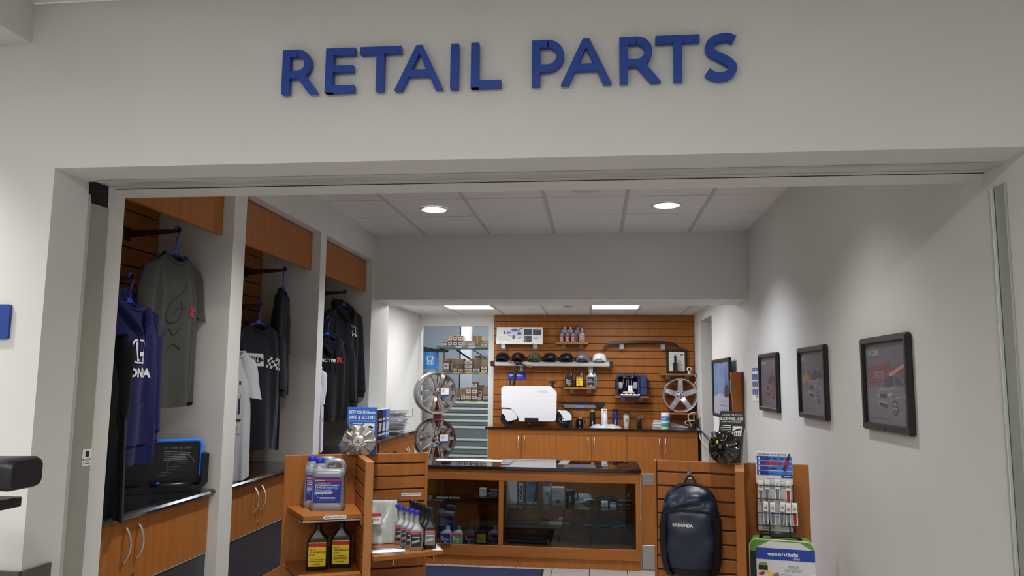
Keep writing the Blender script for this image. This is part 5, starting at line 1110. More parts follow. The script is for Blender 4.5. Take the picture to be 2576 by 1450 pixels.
# oil bottles shelf
s2=wshelf('cherry shelf in middle of back slatwall holding three oil bottles',bk(1419,978,10.66).x,bk(1500,978,10.66).x,1.512)
ke=lambda x:1400+x/8.531
oil_bottle('motor_oil_bottle','black motor oil bottle at left of the middle shelf',(bk(ke(270),950,10.64).x,10.64,1.513),0,h=.238,w=.108,body=BOTBLK,lab=DARKP,stripe=None,lines=('FULL','SYNTHETIC','0W-20'),ink=WHITE,neck=.32)
oil_bottle('motor_oil_bottle','black oil bottle with yellow label on the middle shelf',(bk(ke(495),950,10.64).x,10.64,1.513),0,h=.238,w=.108,neck=.32)
oil_bottle('motor_oil_bottle','silver oil bottle with dark label on the middle shelf',(bk(ke(735),950,10.64).x,10.62,1.513),0,h=.238,w=.115,body=SILVER,lab=DARKP,stripe=None,lines=('ULTIMATE',),ink=WHITE,neck=.0,cap=SILVER)
oil_bottle('motor_oil_bottle','silver oil bottle half hidden behind another on middle shelf',(bk(ke(800),950,10.70).x,10.70,1.513),0,h=.232,w=.10,d=.05,body=BOTGREY,lab=GREYP,stripe=None,lines=(),neck=.1,cap=BLACK)
# blue HONDA plate
a_,b_=bk(1278,956,10.75),bk(1322,938,10.75); o=thing('brand_plate','blue HONDA PARTS plate on slatwall behind scooter handlebar','sign',(a_.x,10.752,a_.z)); w,h=b_.x-a_.x,b_.z-a_.z
P('plate',box(0,w,0,.006,0,h,.001),mat('plate_bright_blue',(24,50,190),.4),o); pl=Plane((0,0,0)); P('lettering',J(emblem(pl,w*.17,h*.62,h*.34),pl.text('HONDA',w*.56,h*.48,h*.26,w=w*.6,bold=.06),pl.text('GENUINE PARTS',w*.5,h*.22,h*.10,w=w*.75)),WHITE,o)
# scooter
SCW=mat('scooter_white',(232,233,238),.28); o=thing('suitcase_scooter','white suitcase-shaped electric scooter standing on the back counter','scooter',(0,10.50,0)); YS=10.44
kf=lambda x,y:atY(1230+x/6.904,880+y/6.904,YS)
def sc2(pts): return [(kf(x,y).x,kf(x,y).z) for x,y in pts]
A1=[(213+60-60*math.cos(R(q)),695-60*math.sin(R(q))) for q in range(0,91,18)]
A2=[(1110+58*math.cos(R(q)),1190+58*math.sin(R(q))) for q in range(0,91,18)]
body=sc2(A1+[(1040,633),(1075,642),(1110,672),(1155,715),(1172,742),(1176,775)]+A2+[(862,1248),(858,1192),(622,1188),(620,1248),(522,1248),(512,1195),(485,1130),(440,1070),(390,1030),(340,1012),(215,1006)])
P('side_panel',prism(body,-.06,-.045),SCW,o); P('shell',prism([(x*.985-.013,z*.985+.019) for x,z in body],-.045,.07),SCW,o)
pl=Plane((kf(940,730).x,-.060,kf(940,730).z)); P('embossing',pl.text('HONDA',0,-.014,.028,.0008,w=.135,bold=.05),mat('emboss_grey',(206,207,212),.3),o)
q=kf(740,1220); P('deck_recess',box(kf(630,0).x,kf(855,0).x,-.05,.02,kf(0,1248).z,kf(0,1192).z),BLACK,o)
ff=sc2([(218,1035),(410,1040),(450,1075),(480,1120),(490,1210),(330,1250),(290,1215),(280,1160),(255,1125),(225,1120)])
P('front_fender',prism(ff,-.05,.05),SCW,o)
def wheel_small(px,py,r,nm):
    c=atY(1230+px/6.904,880+py/6.904,10.50); P(nm,T(J(tube([(r*.86*math.cos(R(q)),0,r*.86*math.sin(R(q))) for q in range(0,361,12)],r*.15,8)),(c.x,0,ZK+r*1.01)),BLACKM,o,True)
    P('rim',T(lathe([(r*.72,-.02),(r*.74,0),(r*.72,.02)],24),(c.x,0,ZK+r*1.01),(R(90),0,0)),BLACK,o,True); return c
wheel_small(322,1200,.098,'front_tyre'); c_=wheel_small(1288,1210,.105,'rear_tyre')
P('hub_ring',T(tube([(.055*math.cos(R(q)),-.024,.055*math.sin(R(q))) for q in range(0,361,15)],.004,6),(c_.x,0,ZK+.106)),GREYP,o,True)
rf=sc2([(1192,1060),(1240,1060)]+[(1300+138*math.sin(R(q)),1205-143*math.cos(R(q))) for q in range(-15,91,12)]+[(1430,1228),(1320,1235),(1300,1245),(1270,1235),(1262,1205),(1285,1175),(1240,1105)])
P('rear_fender',prism(rf,-.045,.045),SCW,o); P('axle',T(cyl((0,-.045,0),(0,-.055,0),.010,n=12),(c_.x,0,ZK+.106)),BLACK,o); P('rear_fork',prism(sc2([(1180,1070),(1225,1085),(1275,1160),(1260,1215),(1215,1200),(1185,1130)]),-.03,.03),BLACK,o)
kg=lambda x,y:tuple(kf(x,y)-Vector((0,10.50,0))+Vector((0,.03,0)))
P('steering_post',J(tube([kg(425,640),kg(470,280)],.021,8,flat=.8),tube([kg(372,640),kg(365,520),kg(395,470),kg(440,450)],.010,8)),BLACK,o,True)
P('handlebar',J(tube([kg(420,215),kg(500,235),kg(600,262),kg(660,290)],.010,8),T(ball((0,0,0),(.05,.03,.026),14,8),kg(500,232)),tube([kg(560,270),kg(620,300),kg(660,315)],.004,6)),BLACK,o,True)
P('grip',J(tube([kg(330,200),kg(430,222)],.015,10),tube([kg(645,280),kg(745,302)],.015,10)),mat('tan_leather',(140,84,52),.5),o,True); P('grip_end',J(tube([kg(740,301),kg(760,305)],.016,10)),BLACK,o,True)
P('saddle',T(ball((0,0,0),(.068,.06,.018),18,8),kg(1100,535)),mat('tan_leather',(140,84,52),.5),o,True); P('seat_post',J(tube([kg(1100,545),kg(1105,690)],.017,8),tube([kg(1055,560),kg(1050,590)],.006,6),tube([kg(1145,560),kg(1150,590)],.006,6)),BLACK,o,True)
P('kick_stand',J(tube([kg(715,1230),kg(700,1300),(kg(690,0)[0],.0,ZK+.004)],.008,8),tube([kg(700,1290),kg(670,1300)],.005,6)),mat('stand_grey',(70,70,72),.4,.6),o,True)
# drinkware on the counter
def onk(px,py): p=atZ(px,py,ZK); return (p.x,min(max(p.y,10.25),10.70),ZK)
def bottle(label,loc,prof,m,cap,capm,print_=None,ink=WHITE,loop=False,name='water_bottle',rz=0):
    o=thing(name,label,'bottle',loc,rz); P('body',lathe(prof,28),m,o,True); r,z=prof[-1]; P('cap',T(lathe(cap,24),(0,0,z)),capm,o,True)
    if loop: P('carry_loop',tube([(r*.6+.022*math.cos(R(q))+.012,0,z+.02+.022*math.sin(R(q))) for q in range(-110,131,20)],.004,6),capm,o,True)
    if print_:
        R_=max(q[0] for q in prof); c=Cyl((0,0,0),R_); P('lettering',c.text(print_[0],print_[1],print_[2],print_[3],.001,ang=90,w=print_[4],bold=.05),ink,o)
    return o
bottle('slate grey bottle behind rear scooter wheel',onk(1434,1071),[(.034,0),(.036,.005),(.036,.165),(.03,.178),(.022,.182)],mat('slate_paint',(70,74,82),.45),[(.022,0),(.022,.028),(.02,.03)],mat('slate_paint',(70,74,82),.45))
mug('black steel mug with handle on back counter near scooter',onk(1459,1071),BOTBLK,.042,.10)
bottle('tall black bottle with wooden lid on back counter',onk(1491,1070),[(.036,0),(.037,.005),(.037,.155),(.033,.18),(.031,.20)],BOTBLK,[(.026,0),(.026,.016),(.0275,.017),(.0275,.024)],mat('lid_wood',(190,160,120),.5),('HONDA',.006,.05,.016,.05),SILV)
o=thing('gift_box','white drinkware carton behind white bottle on back counter','box',(onk(1520,1071)[0],10.64,ZK)); P('carton',box(-.038,.038,-.035,.035,0,.238,.002),PAPER,o); P('marks',J(*[Plane((0,-.035,.21)).rect(-.012+.013*i,0,-.003+.013*i,.02) for i in range(3)]),DARKP,o)
bottle('slim white bottle in front of its carton on back counter',(onk(1521,1071)[0]+.003,10.57,ZK),[(.033,0),(.034,.005),(.034,.155),(.026,.172),(.022,.178)],mat('white_enamel',(226,228,232),.3),[(.021,0),(.021,.026),(.019,.03)],mat('white_enamel',(226,228,232),.3),('HONDA',.0,.05,.007,.05),GREYP)
bottle('tall blue bottle with vertical HONDA lettering on back counter',onk(1546,1070),[(.036,0),(.037,.005),(.037,.185),(.032,.20),(.027,.205)],mat('blue_enamel',(28,46,130),.35),[(.029,0),(.029,.028),(.024,.032)],BLACK,('HONDA',.008,.03,.020,.13),mat('print_bone',(206,200,160),.5),loop=True)
p=onk(1575,1073); tumbler('pale tumbler with badge print on back counter',p,CREAM,.036,.043,.158,CLR)
bottle('small black bottle with silver cap on back counter',onk(1606,1073),[(.031,0),(.032,.004),(.032,.09),(.024,.112),(.016,.116)],BOTBLK,[(.016,0),(.0165,.02),(.013,.022)],CHROME,loop=True)
o=thing('plastic_parcel','crumpled clear plastic parcel with leaflets on back counter','parcel',(onk(1524,1078)[0],10.32,ZK)); rnd=random.Random(9)
V=[];F=[];nx_,ny_=22,9
for j in range(ny_):
    for i in range(nx_):
        u,v=i/(nx_-1)*2-1,j/(ny_-1)*2-1; e=max(0,1-u*u)**.5*max(0,1-v*v)**.5; V.append((u*.205+rnd.uniform(-.005,.005),v*.085,.004+.055*e*(.5+.5*rnd.random())+.012*math.sin(7*u+3*v)*e))
for j in range(ny_-1):
    for i in range(nx_-1): F.append((j*nx_+i,j*nx_+i+1,(j+1)*nx_+i+1,(j+1)*nx_+i))
P('film',(V,F),mat('film_white',(222,224,232),.22,alpha=.55),o,True); P('leaflet',box(-.15,.12,-.07,.06,.001,.008,.001),PAPER,o); P('contents',J(box(-.03,.10,-.03,.02,.008,.022,.004),box(.12,.17,-.03,.02,.004,.02,.004)),mat('contents_grey',(120,122,130),.5),o)
def pile(name,label,px,py,w,d,n,th,cat='papers'):
    o=thing(name,label,cat,onk(px,py)); rnd=random.Random(px)
    for i in range(n): P('sheet',T(box(-w/2,w/2,-d/2,d/2,i*th,(i+.85)*th,.0),(rnd.uniform(-.012,.012),rnd.uniform(-.01,.01),0),(0,0,rnd.uniform(-.12,.12))),PAPER,o)
    return o
pile('paper_stack','stack of white paper cards left of wipes canister',1648,1071,.12,.09,9,.0105)
o=thing('loose_papers','curled white papers lying beside the power cables','papers',onk(1705,1074)); 
for i in range(7): P('sheet',T(box(-.11,.12,-.07,.07,0,.0035),(-.004*i,.004*i,.004+.0055*i),(0,R(2.2*i),R(-10+4*i))),PAPER,o)
o=thing('wipes_canister','white wipes canister with blue and green label','canister',(onk(1669,1076)[0],10.36,ZK))
P('body',lathe([(.054,0),(.056,.005),(.056,.19),(.054,.196)],32),WHITE,o,True); c=Cyl((0,0,0),.056); P('blue_label',c.rect(-.075,.105,.075,.165,.0006),mat('label_sky',(70,140,210),.4),o); P('green_label',c.rect(-.075,.03,.075,.075,.0006),mat('label_seagreen',(60,160,130),.4),o); P('badge',c.poly([(-.02+.032*math.cos(R(q)),.135+.018*math.sin(R(q))) for q in range(0,360,24)],.001),mat('badge_violet',(70,60,160),.4),o); P('lettering',c.text('CLOROX',-.02,.129,.012,.0014,w=.05,bold=.04),WHITE,o); P('lid',T(lathe([(.056,0),(.057,.012),(.05,.018)],32),(0,0,.19)),WHITE,o,True)
# illuminated door sill plate fixed low on the slatwall
a_,b_=bk(1413,1029,10.74),bk(1522,1013,10.74); o=thing('sill_plate','dark door sill plate with glowing blue lettering behind the bottles','sill plate',(a_.x,10.742,a_.z)); w,h=b_.x-a_.x,b_.z-a_.z
P('plate',prism([(0,h),(0,h*.7),(w*.06,h*.08),(w*.10,0),(w*.86,h*.05),(w*.93,h*.25),(w,h*.8),(w,h)],0,.012),mat('sill_black',(30,30,33),.35),o); pl=Plane((0,0,0)); P('insert',pl.poly([(w*.02,h*.62),(w*.07,h*.12),(w*.74,h*.10),(w*.80,h*.30),(w*.76,h*.60)],.001),STEEL,o)
P('lettering',pl.text('Accord',w*.42,h*.26,h*.24,.002,w=w*.2,bold=.03,shear=.2),mat('lettering_glow',(70,90,255),.4,emit=1.2),o)
# picnic bag on its shelf
s3=wshelf('cherry shelf right of middle holding the navy picnic bag',bk(1547,998,10.66).x,bk(1631,998,10.66).x,1.405,d=.25)
kh=lambda x,y,Y=10.58:atY(1400+x/8.531,920+y/8.531,Y)
PB=mat('picnic_navy',(40,50,92),.7,bump=.15,bscale=60); PBD=mat('picnic_dark',(20,24,44),.8)
o=thing('picnic_bag','open navy picnic bag showing glasses and cutlery','bag',(0,10.58,1.406))
def kx(x): return kh(x,400).x
def kz(y): return kh(1500,y).z-1.406
P('body',J(box(kx(1295),kx(1325),-.06,.10,.0,kz(215),.008),box(kx(1745),kx(1785),-.06,.10,.0,kz(215),.008),box(kx(1300),kx(1780),-.06,.10,kz(250),kz(195),.012),box(kx(1300),kx(1780),-.06,.10,0,.02,.006)),PB,o); P('lining',box(kx(1310),kx(1770),.09,.10,.01,kz(215)),PBD,o)
P('side_pocket',J(box(kx(1785),kx(1945),-.05,.09,.0,kz(205),.014),box(kx(1800),kx(1925),-.062,-.045,kz(470),kz(270),.006)),PB,o); P('handle',J(*[tube([kh(x,200,10.51)-Vector((0,10.58,1.406)),kh(x+dx,280,10.50)-Vector((0,10.58,1.406))],.018,8,flat=.4) for x,dx in ((1440,20),(1650,-15))],tube(spline([kh(1440,205,10.51)-Vector((0,10.58,1.406)),kh(1500,265,10.50)-Vector((0,10.58,1.406)),kh(1590,268,10.50)-Vector((0,10.58,1.406)),kh(1650,205,10.51)-Vector((0,10.58,1.406))],4),.008,6)),BLACK,o,True)
P('shoulder_strap',J(tube([(kx(1285),0,kz(290)),(kx(1262),0,kz(400)),(kx(1285),0,kz(520))],.014,6),tube([(kx(1945),0,kz(290)),(kx(1968),0,kz(360)),(kx(1940),0,kz(480))],.014,6)),BLACK,o,True)
for x in (1375,1690): P('wine_glass',T(lathe([(.026,0),(.032,.025),(.034,.06),(.028,.09)],18,True,False),(kx(x),-.0,kz(495))),mat('goblet',(200,206,214),.12,alpha=.5),o,True)
P('cutlery',J(*[tube([(kx(x),-.02,kz(470)),(kx(x+6),-.02,kz(300))],.006,6) for x in (1500,1540,1600)]),CHROME,o,True); P('wood_handle',tube([(kx(1440),-.02,kz(400)),(kx(1440),-.02,kz(290))],.009,8),mat('tan_leather',(140,84,52),.5),o,True)
P('napkin',box(kx(1530),kx(1625),-.075,-.07,kz(560),kz(425),.002),PAPER,o); P('cheese_board',box(kx(1420),kx(1665),-.085,-.062,kz(600),kz(560),.008),mat('beech',(212,184,152),.5),o); P('flap',J(box(kx(1360),kx(1785),-.12,-.05,kz(690),kz(640),.012)),PB,o); P('cloth',tube([(kx(1375+25*i),-.09+.006*math.sin(i*2.1),kz(632)+.007*math.sin(i*1.7)) for i in range(17)],.016,8,flat=.7),PAPER,o,True)
P('cable_tie',J(tube([(kx(1700),.15,kz(815)),(kx(1850),.16,kz(812)),(kx(2080),.165,kz(815))],.005,6)),BLACK,o)
# document, shelf, alloy wheel
s4=wshelf('short cherry shelf at right end below framed certificate',bk(1660,942,10.66).x,1.345,1.712,d=.20)
a_,b_=kd(680,580),kd(858,377); A3,B3=atY(*a_,10.70),atY(*b_,10.70); o=thing('certificate_frame','black and gold framed certificate leaning on back slatwall','picture frame',(A3.x,10.70,1.713),rot=(R(-4),0,0)); w,h=B3.x-A3.x,B3.z-1.713
P('frame',J(box(0,w,0,.02,0,.03,.004),box(0,w,0,.02,h-.03,h,.004),box(0,.03,0,.02,.03,h-.03,.004),box(w-.03,w,0,.02,.03,h-.03,.004)),BLACK,o); P('gold_lip',J(*[box(*q) for q in ((.03,w-.03,.004,.012,.03,.035),(.03,w-.03,.004,.012,h-.035,h-.03),(.03,.035,.004,.012,.03,h-.03),(w-.035,w-.03,.004,.012,.03,h-.03))]),mat('brass',(150,130,90),.35,.9),o)
P('certificate',box(.035,w-.035,.010,.012,.035,h-.035),PAPER,o); pl=Plane((0,.010,0)); P('print',J(pl.lines(.05,w-.05,h-.07,8,.022,.004,.0005),pl.rect(w-.09,h-.09,w-.05,h-.06,.0008)),GREYP,o)
o=thing('phone_mount','upright black device standing before the certificate','device',(atY(1699,940,10.63).x,10.63,1.713)); P('body',box(-.03,.03,-.02,.02,0,.145,.003),BLACK,o); P('mast',box(-.014,.016,-.012,.012,.145,.25,.003),BLACK,o)
o=thing('web_camera','small white web camera on ball foot','camera',(atY(1734,937,10.62).x,10.62,1.713)); P('head',ball((0,0,.06),(.035,.03,.035),18,10),WHITE,o,True); P('lens',T(cyl((0,0,0),(0,-.012,0),.018,n=18),(-.004,-.026,.062)),BLACK,o,True); P('foot',lathe([(.026,0),(.026,.006),(.012,.012),(.010,.03)],18),WHITE,o,True)
s5=wshelf('short cherry shelf at right end carrying the alloy wheel',bk(1665,1038,10.64).x,1.345,1.19,d=.24)
def alloy(label,loc,rad,width,m,pattern,rz=0,group=None,barrel=None,spoke_m=None,tilt=0):
    """car wheel, axle along local Y, outer face towards -Y, origin at the centre"""
    o=thing('alloy_wheel',label,'wheel',loc,rz,group,rot=(tilt,0,rz)); bm=barrel or m; w=width
    P('barrel',T(lathe([(rad*.90,0),(rad,.002),(rad*.99,.02),(rad*.93,.03),(rad*.90,w*.5),(rad*.93,w-.02),(rad,w-.008),(rad*.99,w),(rad*.935,w-.003),(rad*.89,w-.03),(rad*.87,w*.5),(rad*.87,0)],56,False,False),(0,w*.5,0),(R(90),0,0)),bm,o,True)
    sm=spoke_m or m
    def spoke(an,r0,r1,w0,w1,skew=0,y0=-.0):
        s=[]
        for q in (0,.25,.5,.75,1):
            r=r0+(r1-r0)*q; ww=w0+(w1-w0)*q; y=-w*.5+.028-.018*math.sin(q*PI)+.012*(1-q)+y0; aa=an+skew*q; cx,cz=r*math.cos(aa),r*math.sin(aa); tx,tz=-math.sin(aa),math.cos(aa)
            s.append([(cx-tx*ww/2,y,cz-tz*ww/2),(cx-tx*ww/2.5,y-.012,cz-tz*ww/2.5),(cx+tx*ww/2.5,y-.012,cz+tz*ww/2.5),(cx+tx*ww/2,y,cz+tz*ww/2),(cx+tx*ww/2.2,y+.03,cz+tz*ww/2.2),(cx-tx*ww/2.2,y+.03,cz-tz*ww/2.2)])
        return loft(s)
    for k in range(5):
        an=PI/2+2*PI*k/5
        if pattern=='five': P('spoke',spoke(an,rad*.14,rad*.92,rad*.34,rad*.30),sm,o,True)
        elif pattern=='ten':
            for s in (-1,1): P('spoke',spoke(an+s*R(15),rad*.18,rad*.95,rad*.13,rad*.27,s*R(3)),sm,o,True)
        else:
            for s in (-1,1): P('spoke',spoke(an+s*R(9),rad*.18,rad*.95,rad*.17,rad*.20,s*R(8)),sm,o,True)
    P('hub',T(lathe([(rad*.26,0),(rad*.25,.03),(rad*.20,.036)],30),(0,-w*.5+.06,0),(R(90),0,0)),sm,o,True); P('centre_cap',T(lathe([(rad*.12,0),(rad*.115,.010),(rad*.10,.012)],24),(0,-w*.5+.026,0),(R(90),0,0)),CHROME,o,True)
    P('badge',emblem(Plane((0,-w*.5+.0135,0)),0,0,rad*.11,.0005),DARKP,o)
    for k in range(5): P('bolt_hole',T(cyl((0,0,0),(0,-.004,0),rad*.042,n=12),(rad*.19*math.cos(PI/2+PI/5+2*PI*k/5),-w*.5+.026,rad*.19*math.sin(PI/2+PI/5+2*PI*k/5))),BLACKM,o,True)
    return o
WSIL=mat('wheel_silver',(206,206,208),.28,.7); WMACH=mat('wheel_machined',(176,172,168),.25,.85); WDARK=mat('wheel_dark',(66,66,68),.35,.6); WCHR=mat('wheel_chrome',(170,166,162),.1,1); WBAR=mat('barrel_grey',(150,149,146),.35,.7)
q=bk(1710,995,10.62); alloy('silver five-spoke wheel leaning on right end of back slatwall',(q.x+.005,10.62,1.192+.229),.229,.14,WSIL,'five')
# cables and sockets at the right end
CW=mat('cable_white',(206,206,202),.5); CB=mat('cable_blue',(70,90,140),.5)
kx3=lambda x,y,Y:tuple(atY(1480+x/3.452,770+y/3.452,Y))
for pts,r,m,lb in [([(925,600),(935,640),(915,700)],.004,CW,'thin white cable hanging from web camera shelf'),([(905,1055),(875,1000),(870,950),(900,930),(935,925)],.007,CW,'white looped cable at right end of back counter'),([(900,1040),(850,1030),(845,1005),(900,995),(935,1005)],.006,CW,'pale coiled cable lying behind the papers'),([(940,1040),(985,1090),(1040,1140),(1085,1175)],.006,CB,'blue network cable running down toward the half door'),([(935,1030),(975,1080),(1030,1150),(1085,1200)],.006,BLACK,'black power cord running down toward the half door'),([(945,1050),(965,1100),(980,1170),(1070,1255)],.006,CW,'white cord running down in front of the half door')]:
    g=tube(spline([kx3(x,y,10.42-.004*i*(0 if 'loop' in lb else 1)) if 'half' not in lb else tuple(atX(1480+x/3.452,770+y/3.452,1.325)) if i else kx3(x,y,10.40) for i,(x,y) in enumerate(pts)],5),r,6); o=P('cable',g,m,None,True); tag(o,lb,'cable')
o=thing('power_adapter','black plug adapters at the right wall above back counter','adapter',(1.335,10.33,atX(1756,1063,1.335).z)); P('body',J(box(-.05,.0,-.04,.04,-.05,.05,.008),box(-.09,-.05,-.03,.03,-.07,-.01,.008)),BLACK,o); P('plate',box(.0,.014,-.05,.05,-.06,.07,.003),STEEL,o); P('orange_tag',box(-.07,-.06,-.03,.03,.03,.10,.002),mat('tag_orange',(200,110,60),.5),o)
# ================================================================== left side of the back room and the parts store beyond the doorway
ct=P('countertop',J(box(-2.086,-1.975,6.30,7.551,1.012,1.04,.004),box(-2.52,-1.975,7.551,8.47,1.012,1.04,.004)),GRANITE); tag(ct,'black granite slab along back room left wall','countertop')
ys=[7.03,7.76,8.45]
for k in range(2):
    cb=thing('base_cabinet',['cherry cabinet along left wall nearest the header','cherry cabinet along left wall nearest the wheels'][k],'cabinet',(-2.0,ys[k],0),PI/2); L=ys[k+1]-ys[k]
    P('body',box(.001,L-.001,.019,.085,0,1.011),WOOD,cb); P('top_rail',box(.001,L-.001,0,.019,.905,1.011,.001),WOODX,cb)
    cabinet_door(cb,.001,L/2,.09,.902,0,L/2-.045,hl=.16); cabinet_door(cb,L/2,L-.001,.09,.902,0,L/2+.045,hl=.16); P('plinth',box(.001,L-.001,.002,.019,0,.085),WOOD,cb)
cb=thing('side_panel','cherry panel supporting the front end of left granite slab','panel',(-2.0,6.32,0),PI/2); P('board',box(.0,.66,.0,.080,0,1.011,.002),WOOD,cb); P('plinth',box(.0,.66,-.004,.0,0,.085),WOOD,cb)
# brochures standing in a row
cols=[((190,120,40),'orange and black brochure nearest the header'),((170,40,50),'red brochure second in the row'),((30,30,34),'black brochure third in the row'),((34,36,50),'black and red brochure fourth in the row'),((26,26,28),'black brochure with chrome tools fifth in the row'),((40,76,170),'blue brochure sixth in the row'),((120,150,210),'pale blue brochure last in the row')]
for k,(c,lb) in enumerate(cols):
    y=6.62+.125*k; o=thing('brochure_pack',lb,'brochure',(-2.032,y,1.041),R(78)); m=mat('brochure_%d'%k,c,.3)
    P('cover',box(-.05,.05,-.012,.045,0,.275,.003),m,o); pl=Plane((0,-.012,0)); P('spine_print',J(pl.rect(-.04,.03,.04,.05),pl.rect(-.045,.17,.03,.19),pl.poly([(-.03,.07),(.02,.07),(.035,.15),(-.01,.15)])),[REDP,BLACK,GREYP,REDP,SILV,PAPER,PAPER][k],o)
    P('pages',box(-.046,.046,-.008,.042,.2752,.2765),PAPER,o)
rnd=random.Random(12)
for k in range(11):
    o=thing('magazine','%s magazine in the leaning stack on left counter'%['bottom','second lowest','third lowest','fourth lowest','fifth lowest','sixth lowest','fifth highest','fourth highest','third highest','second highest','topmost'][k],'magazine',(-2.09+rnd.uniform(-.03,.02),7.98+rnd.uniform(-.06,.06),1.041+.021*k),R(rnd.uniform(-25,25)),'magazines stacked on left counter')
    P('pages',box(-.10,.10,-.13,.13,0,.018,.002),PAPER,o); P('cover',box(-.101,.101,-.131,.131,.0182,.0205,.001),[mat('cover_grey',(150,150,156),.35),mat('cover_slate',(90,94,104),.35),mat('cover_blue',(90,110,160),.35)][k%3],o)
# wheels on their red stand
t=thing('wheel_stand','red pole stand carrying two alloy wheels','stand',(-1.885,9.12,0)); P('pole',box(-.05,.05,-.03,.03,.03,1.60,.006),mat('stand_red',(150,34,30),.4),t); P('base',T(lathe([(.28,0),(.28,.02),(.24,.03)],36)),BLACK,t,True)
P('arm',J(cyl((0,-.10,1.44),(0,0,1.44),.02),cyl((0,-.10,.905),(0,0,.905),.02)),BLACK,t)
W1=alloy('machined ten-spoke wheel, upper one on the red stand',(-1.885,8.96,1.445),.245,.17,WMACH,'ten',R(36),'alloy wheels on the red stand',WBAR)
W2=alloy('dark chrome double-spoke wheel, lower one on the red stand',(-1.882,8.96,.908),.238,.17,WCHR,'double',R(36),'alloy wheels on the red stand',mat('barrel_dark',(118,114,108),.25,.85))
for W,z in ((W1,.0),(W2,.0)):
    pl=Plane((.075,-.095,.03)); c=P('price_card',box(.025,.125,-.098,-.094,-.04,.055),PAPER,W); P('blue_strip',box(.025,.125,-.0985,-.0975,-.04,-.018),BLUEP,c); P('print',Plane((.075,-.098,.01)).lines(-.04,.01,.03,4,.010,.003,.0008),GREYP,c)
P('side_badge',box(-.215,-.145,-.075,-.068,-.012,.006),BLACK,W1)
# tower with the blue badge header
t=thing('badge_tower','grey display tower with blue badge panel just inside the store','tower',(-2.47,11.35,0)); P('column',T(lathe([(.10,0),(.10,1.74)],32)),mat('tower_grey',(168,168,172),.4,.3),t,True); P('header',T(lathe([(.105,1.755),(.105,2.01)],32)),mat('tower_blue',(60,140,215),.4),t,True)
c=Cyl((0,0,0),.105); P('badge',emblem(c,.01,1.885,.115,.0015),WHITE,t)
t=thing('black_trim_part','black moulded car part lying on top of the badge tower','car part',(-2.42,11.35,2.012)); P('blade',prism([(-.15,0),(.17,0),(.20,.02),(.17,.035),(.0,.05),(-.15,.08)],-.06,.06),BLACK,t); P('fin',prism([(.05,.035),(.2,.0),(.22,.03),(.1,.06)],-.03,.03),BLACKM,t)
# drawer cabinet with rack above
TEAL=mat('steel_teal',(120,138,138),.4,.2,noise=.04,nscale=8); TEALD=mat('steel_teal_dark',(84,98,100),.45,.2); ZINC=mat('pull_pale',(214,220,220),.35,.2); YT=mat('tag_yellow',(214,200,60),.6); POSTG=mat('post_blue_grey',(128,146,148),.4,.3); BRACE=mat('brace_grey',(74,84,88),.5,.3)
YD=11.62; dx0,dx1=-2.36,-1.22; zt=atY(1180,1007,YD).z
t=thing('drawer_cabinet','grey-green steel parts cabinet with wide shallow drawers','drawer cabinet',(0,YD,0)); P('carcass',box(dx0,dx1,.03,.62,0,zt,.004),TEALD,t)
kj=lambda y:atY(1180,870+y/5.0,YD).z
edges=[kj(700),kj(775),kj(850),kj(928),kj(1008),kj(1165),kj(1265),kj(1368),kj(1440),.10]
for a_,b_ in zip(edges[:-1],edges[1:]):
    d=P('drawer',box(dx0+.008,dx1-.008,.004,.03,b_+.004,a_-.002,.003),TEAL,t); P('pull',prism([(-.028,a_-.034),(-.012,a_-.040),(.006,a_-.034),(.006,a_-.004),(-.024,a_-.004)],dx0+.01,dx1-.01,'x'),ZINC,d)
RX0,RX1,RY0,RY1=-2.42,-1.15,11.60,12.15
def zk(py,px=1180,Y=RY0): return atY(px,py,Y).z
S_=[zt+.002,zk(936),zk(871)]
t=thing('parts_rack','grey-green steel rack above the drawer cabinet','rack',(0,0,0))
for x in (RX0-.02,RX1): 
    for y in (RY0,RY1-.04): P('post',box(x,x+.03,y,y+.04,0,S_[2]+.02,.003),POSTG,t)
for k,z in enumerate(S_): 
    s=P('shelf',box(RX0+.01,RX1,RY0,RY1,z-.032,z,.004),TEAL if k else TEALD,t)
    for i in range(5 if k<2 else 2): P('shelf_tag',box(RX0+.22+.2*i+.03*k,RX0+.32+.2*i+.03*k,RY0-.002,RY0,z-.026,z-.008),YT if k<2 else ZINC,s)
P('brace',J(tube([(RX0+.2,RY1-.02,S_[2]-.04),(RX0+.55,RY1-.02,S_[1]+.12)],.015,6),tube([(RX0+.75,RY1-.02,S_[1]-.05),(RX1-.1,RY1-.02,S_[0]+.2)],.015,6),tube([(RX0+.75,RY1-.02,S_[0]+.2),(RX1-.1,RY1-.02,S_[1]-.05)],.015,6)),BRACE,t)
P('hole_row',J(*[box(RX0-.010,RX0,RY0-.001,RY0+.001,z_-.012,z_+.012) for z_ in [.6+.08*i for i in range(18)]]),BLACKM,t)
# second rack and white column behind
t=thing('parts_rack','second steel rack standing deeper in the parts store','rack',(0,0,0))
for x in (-2.25,-.95): 
    for y in (13.1,13.6): P('post',box(x,x+.04,y,y+.04,0,2.45,.003),BRACE,t)
for z in (.7,1.25,1.78,2.25): P('shelf',box(-2.25,-.91,13.1,13.64,z-.03,z,.003),TEAL,t)
P('brace',tube([(-2.22,13.1,2.2),(-1.6,13.1,1.8)],.02,6),BRACE,t)
t=P('column',box(atY(1160,850,12.55).x,atY(1183,850,12.55).x,12.55,12.75,0,3.5),mat('column_white',(206,212,218),.6)); t['kind']='structure'; t.name='wall_column'; t['label']='white square column in the parts store'
P('conduit',cyl((atY(1157,850,12.55).x,12.6,0),(atY(1157,850,12.55).x,12.6,3.5),.014),BRACE,t)
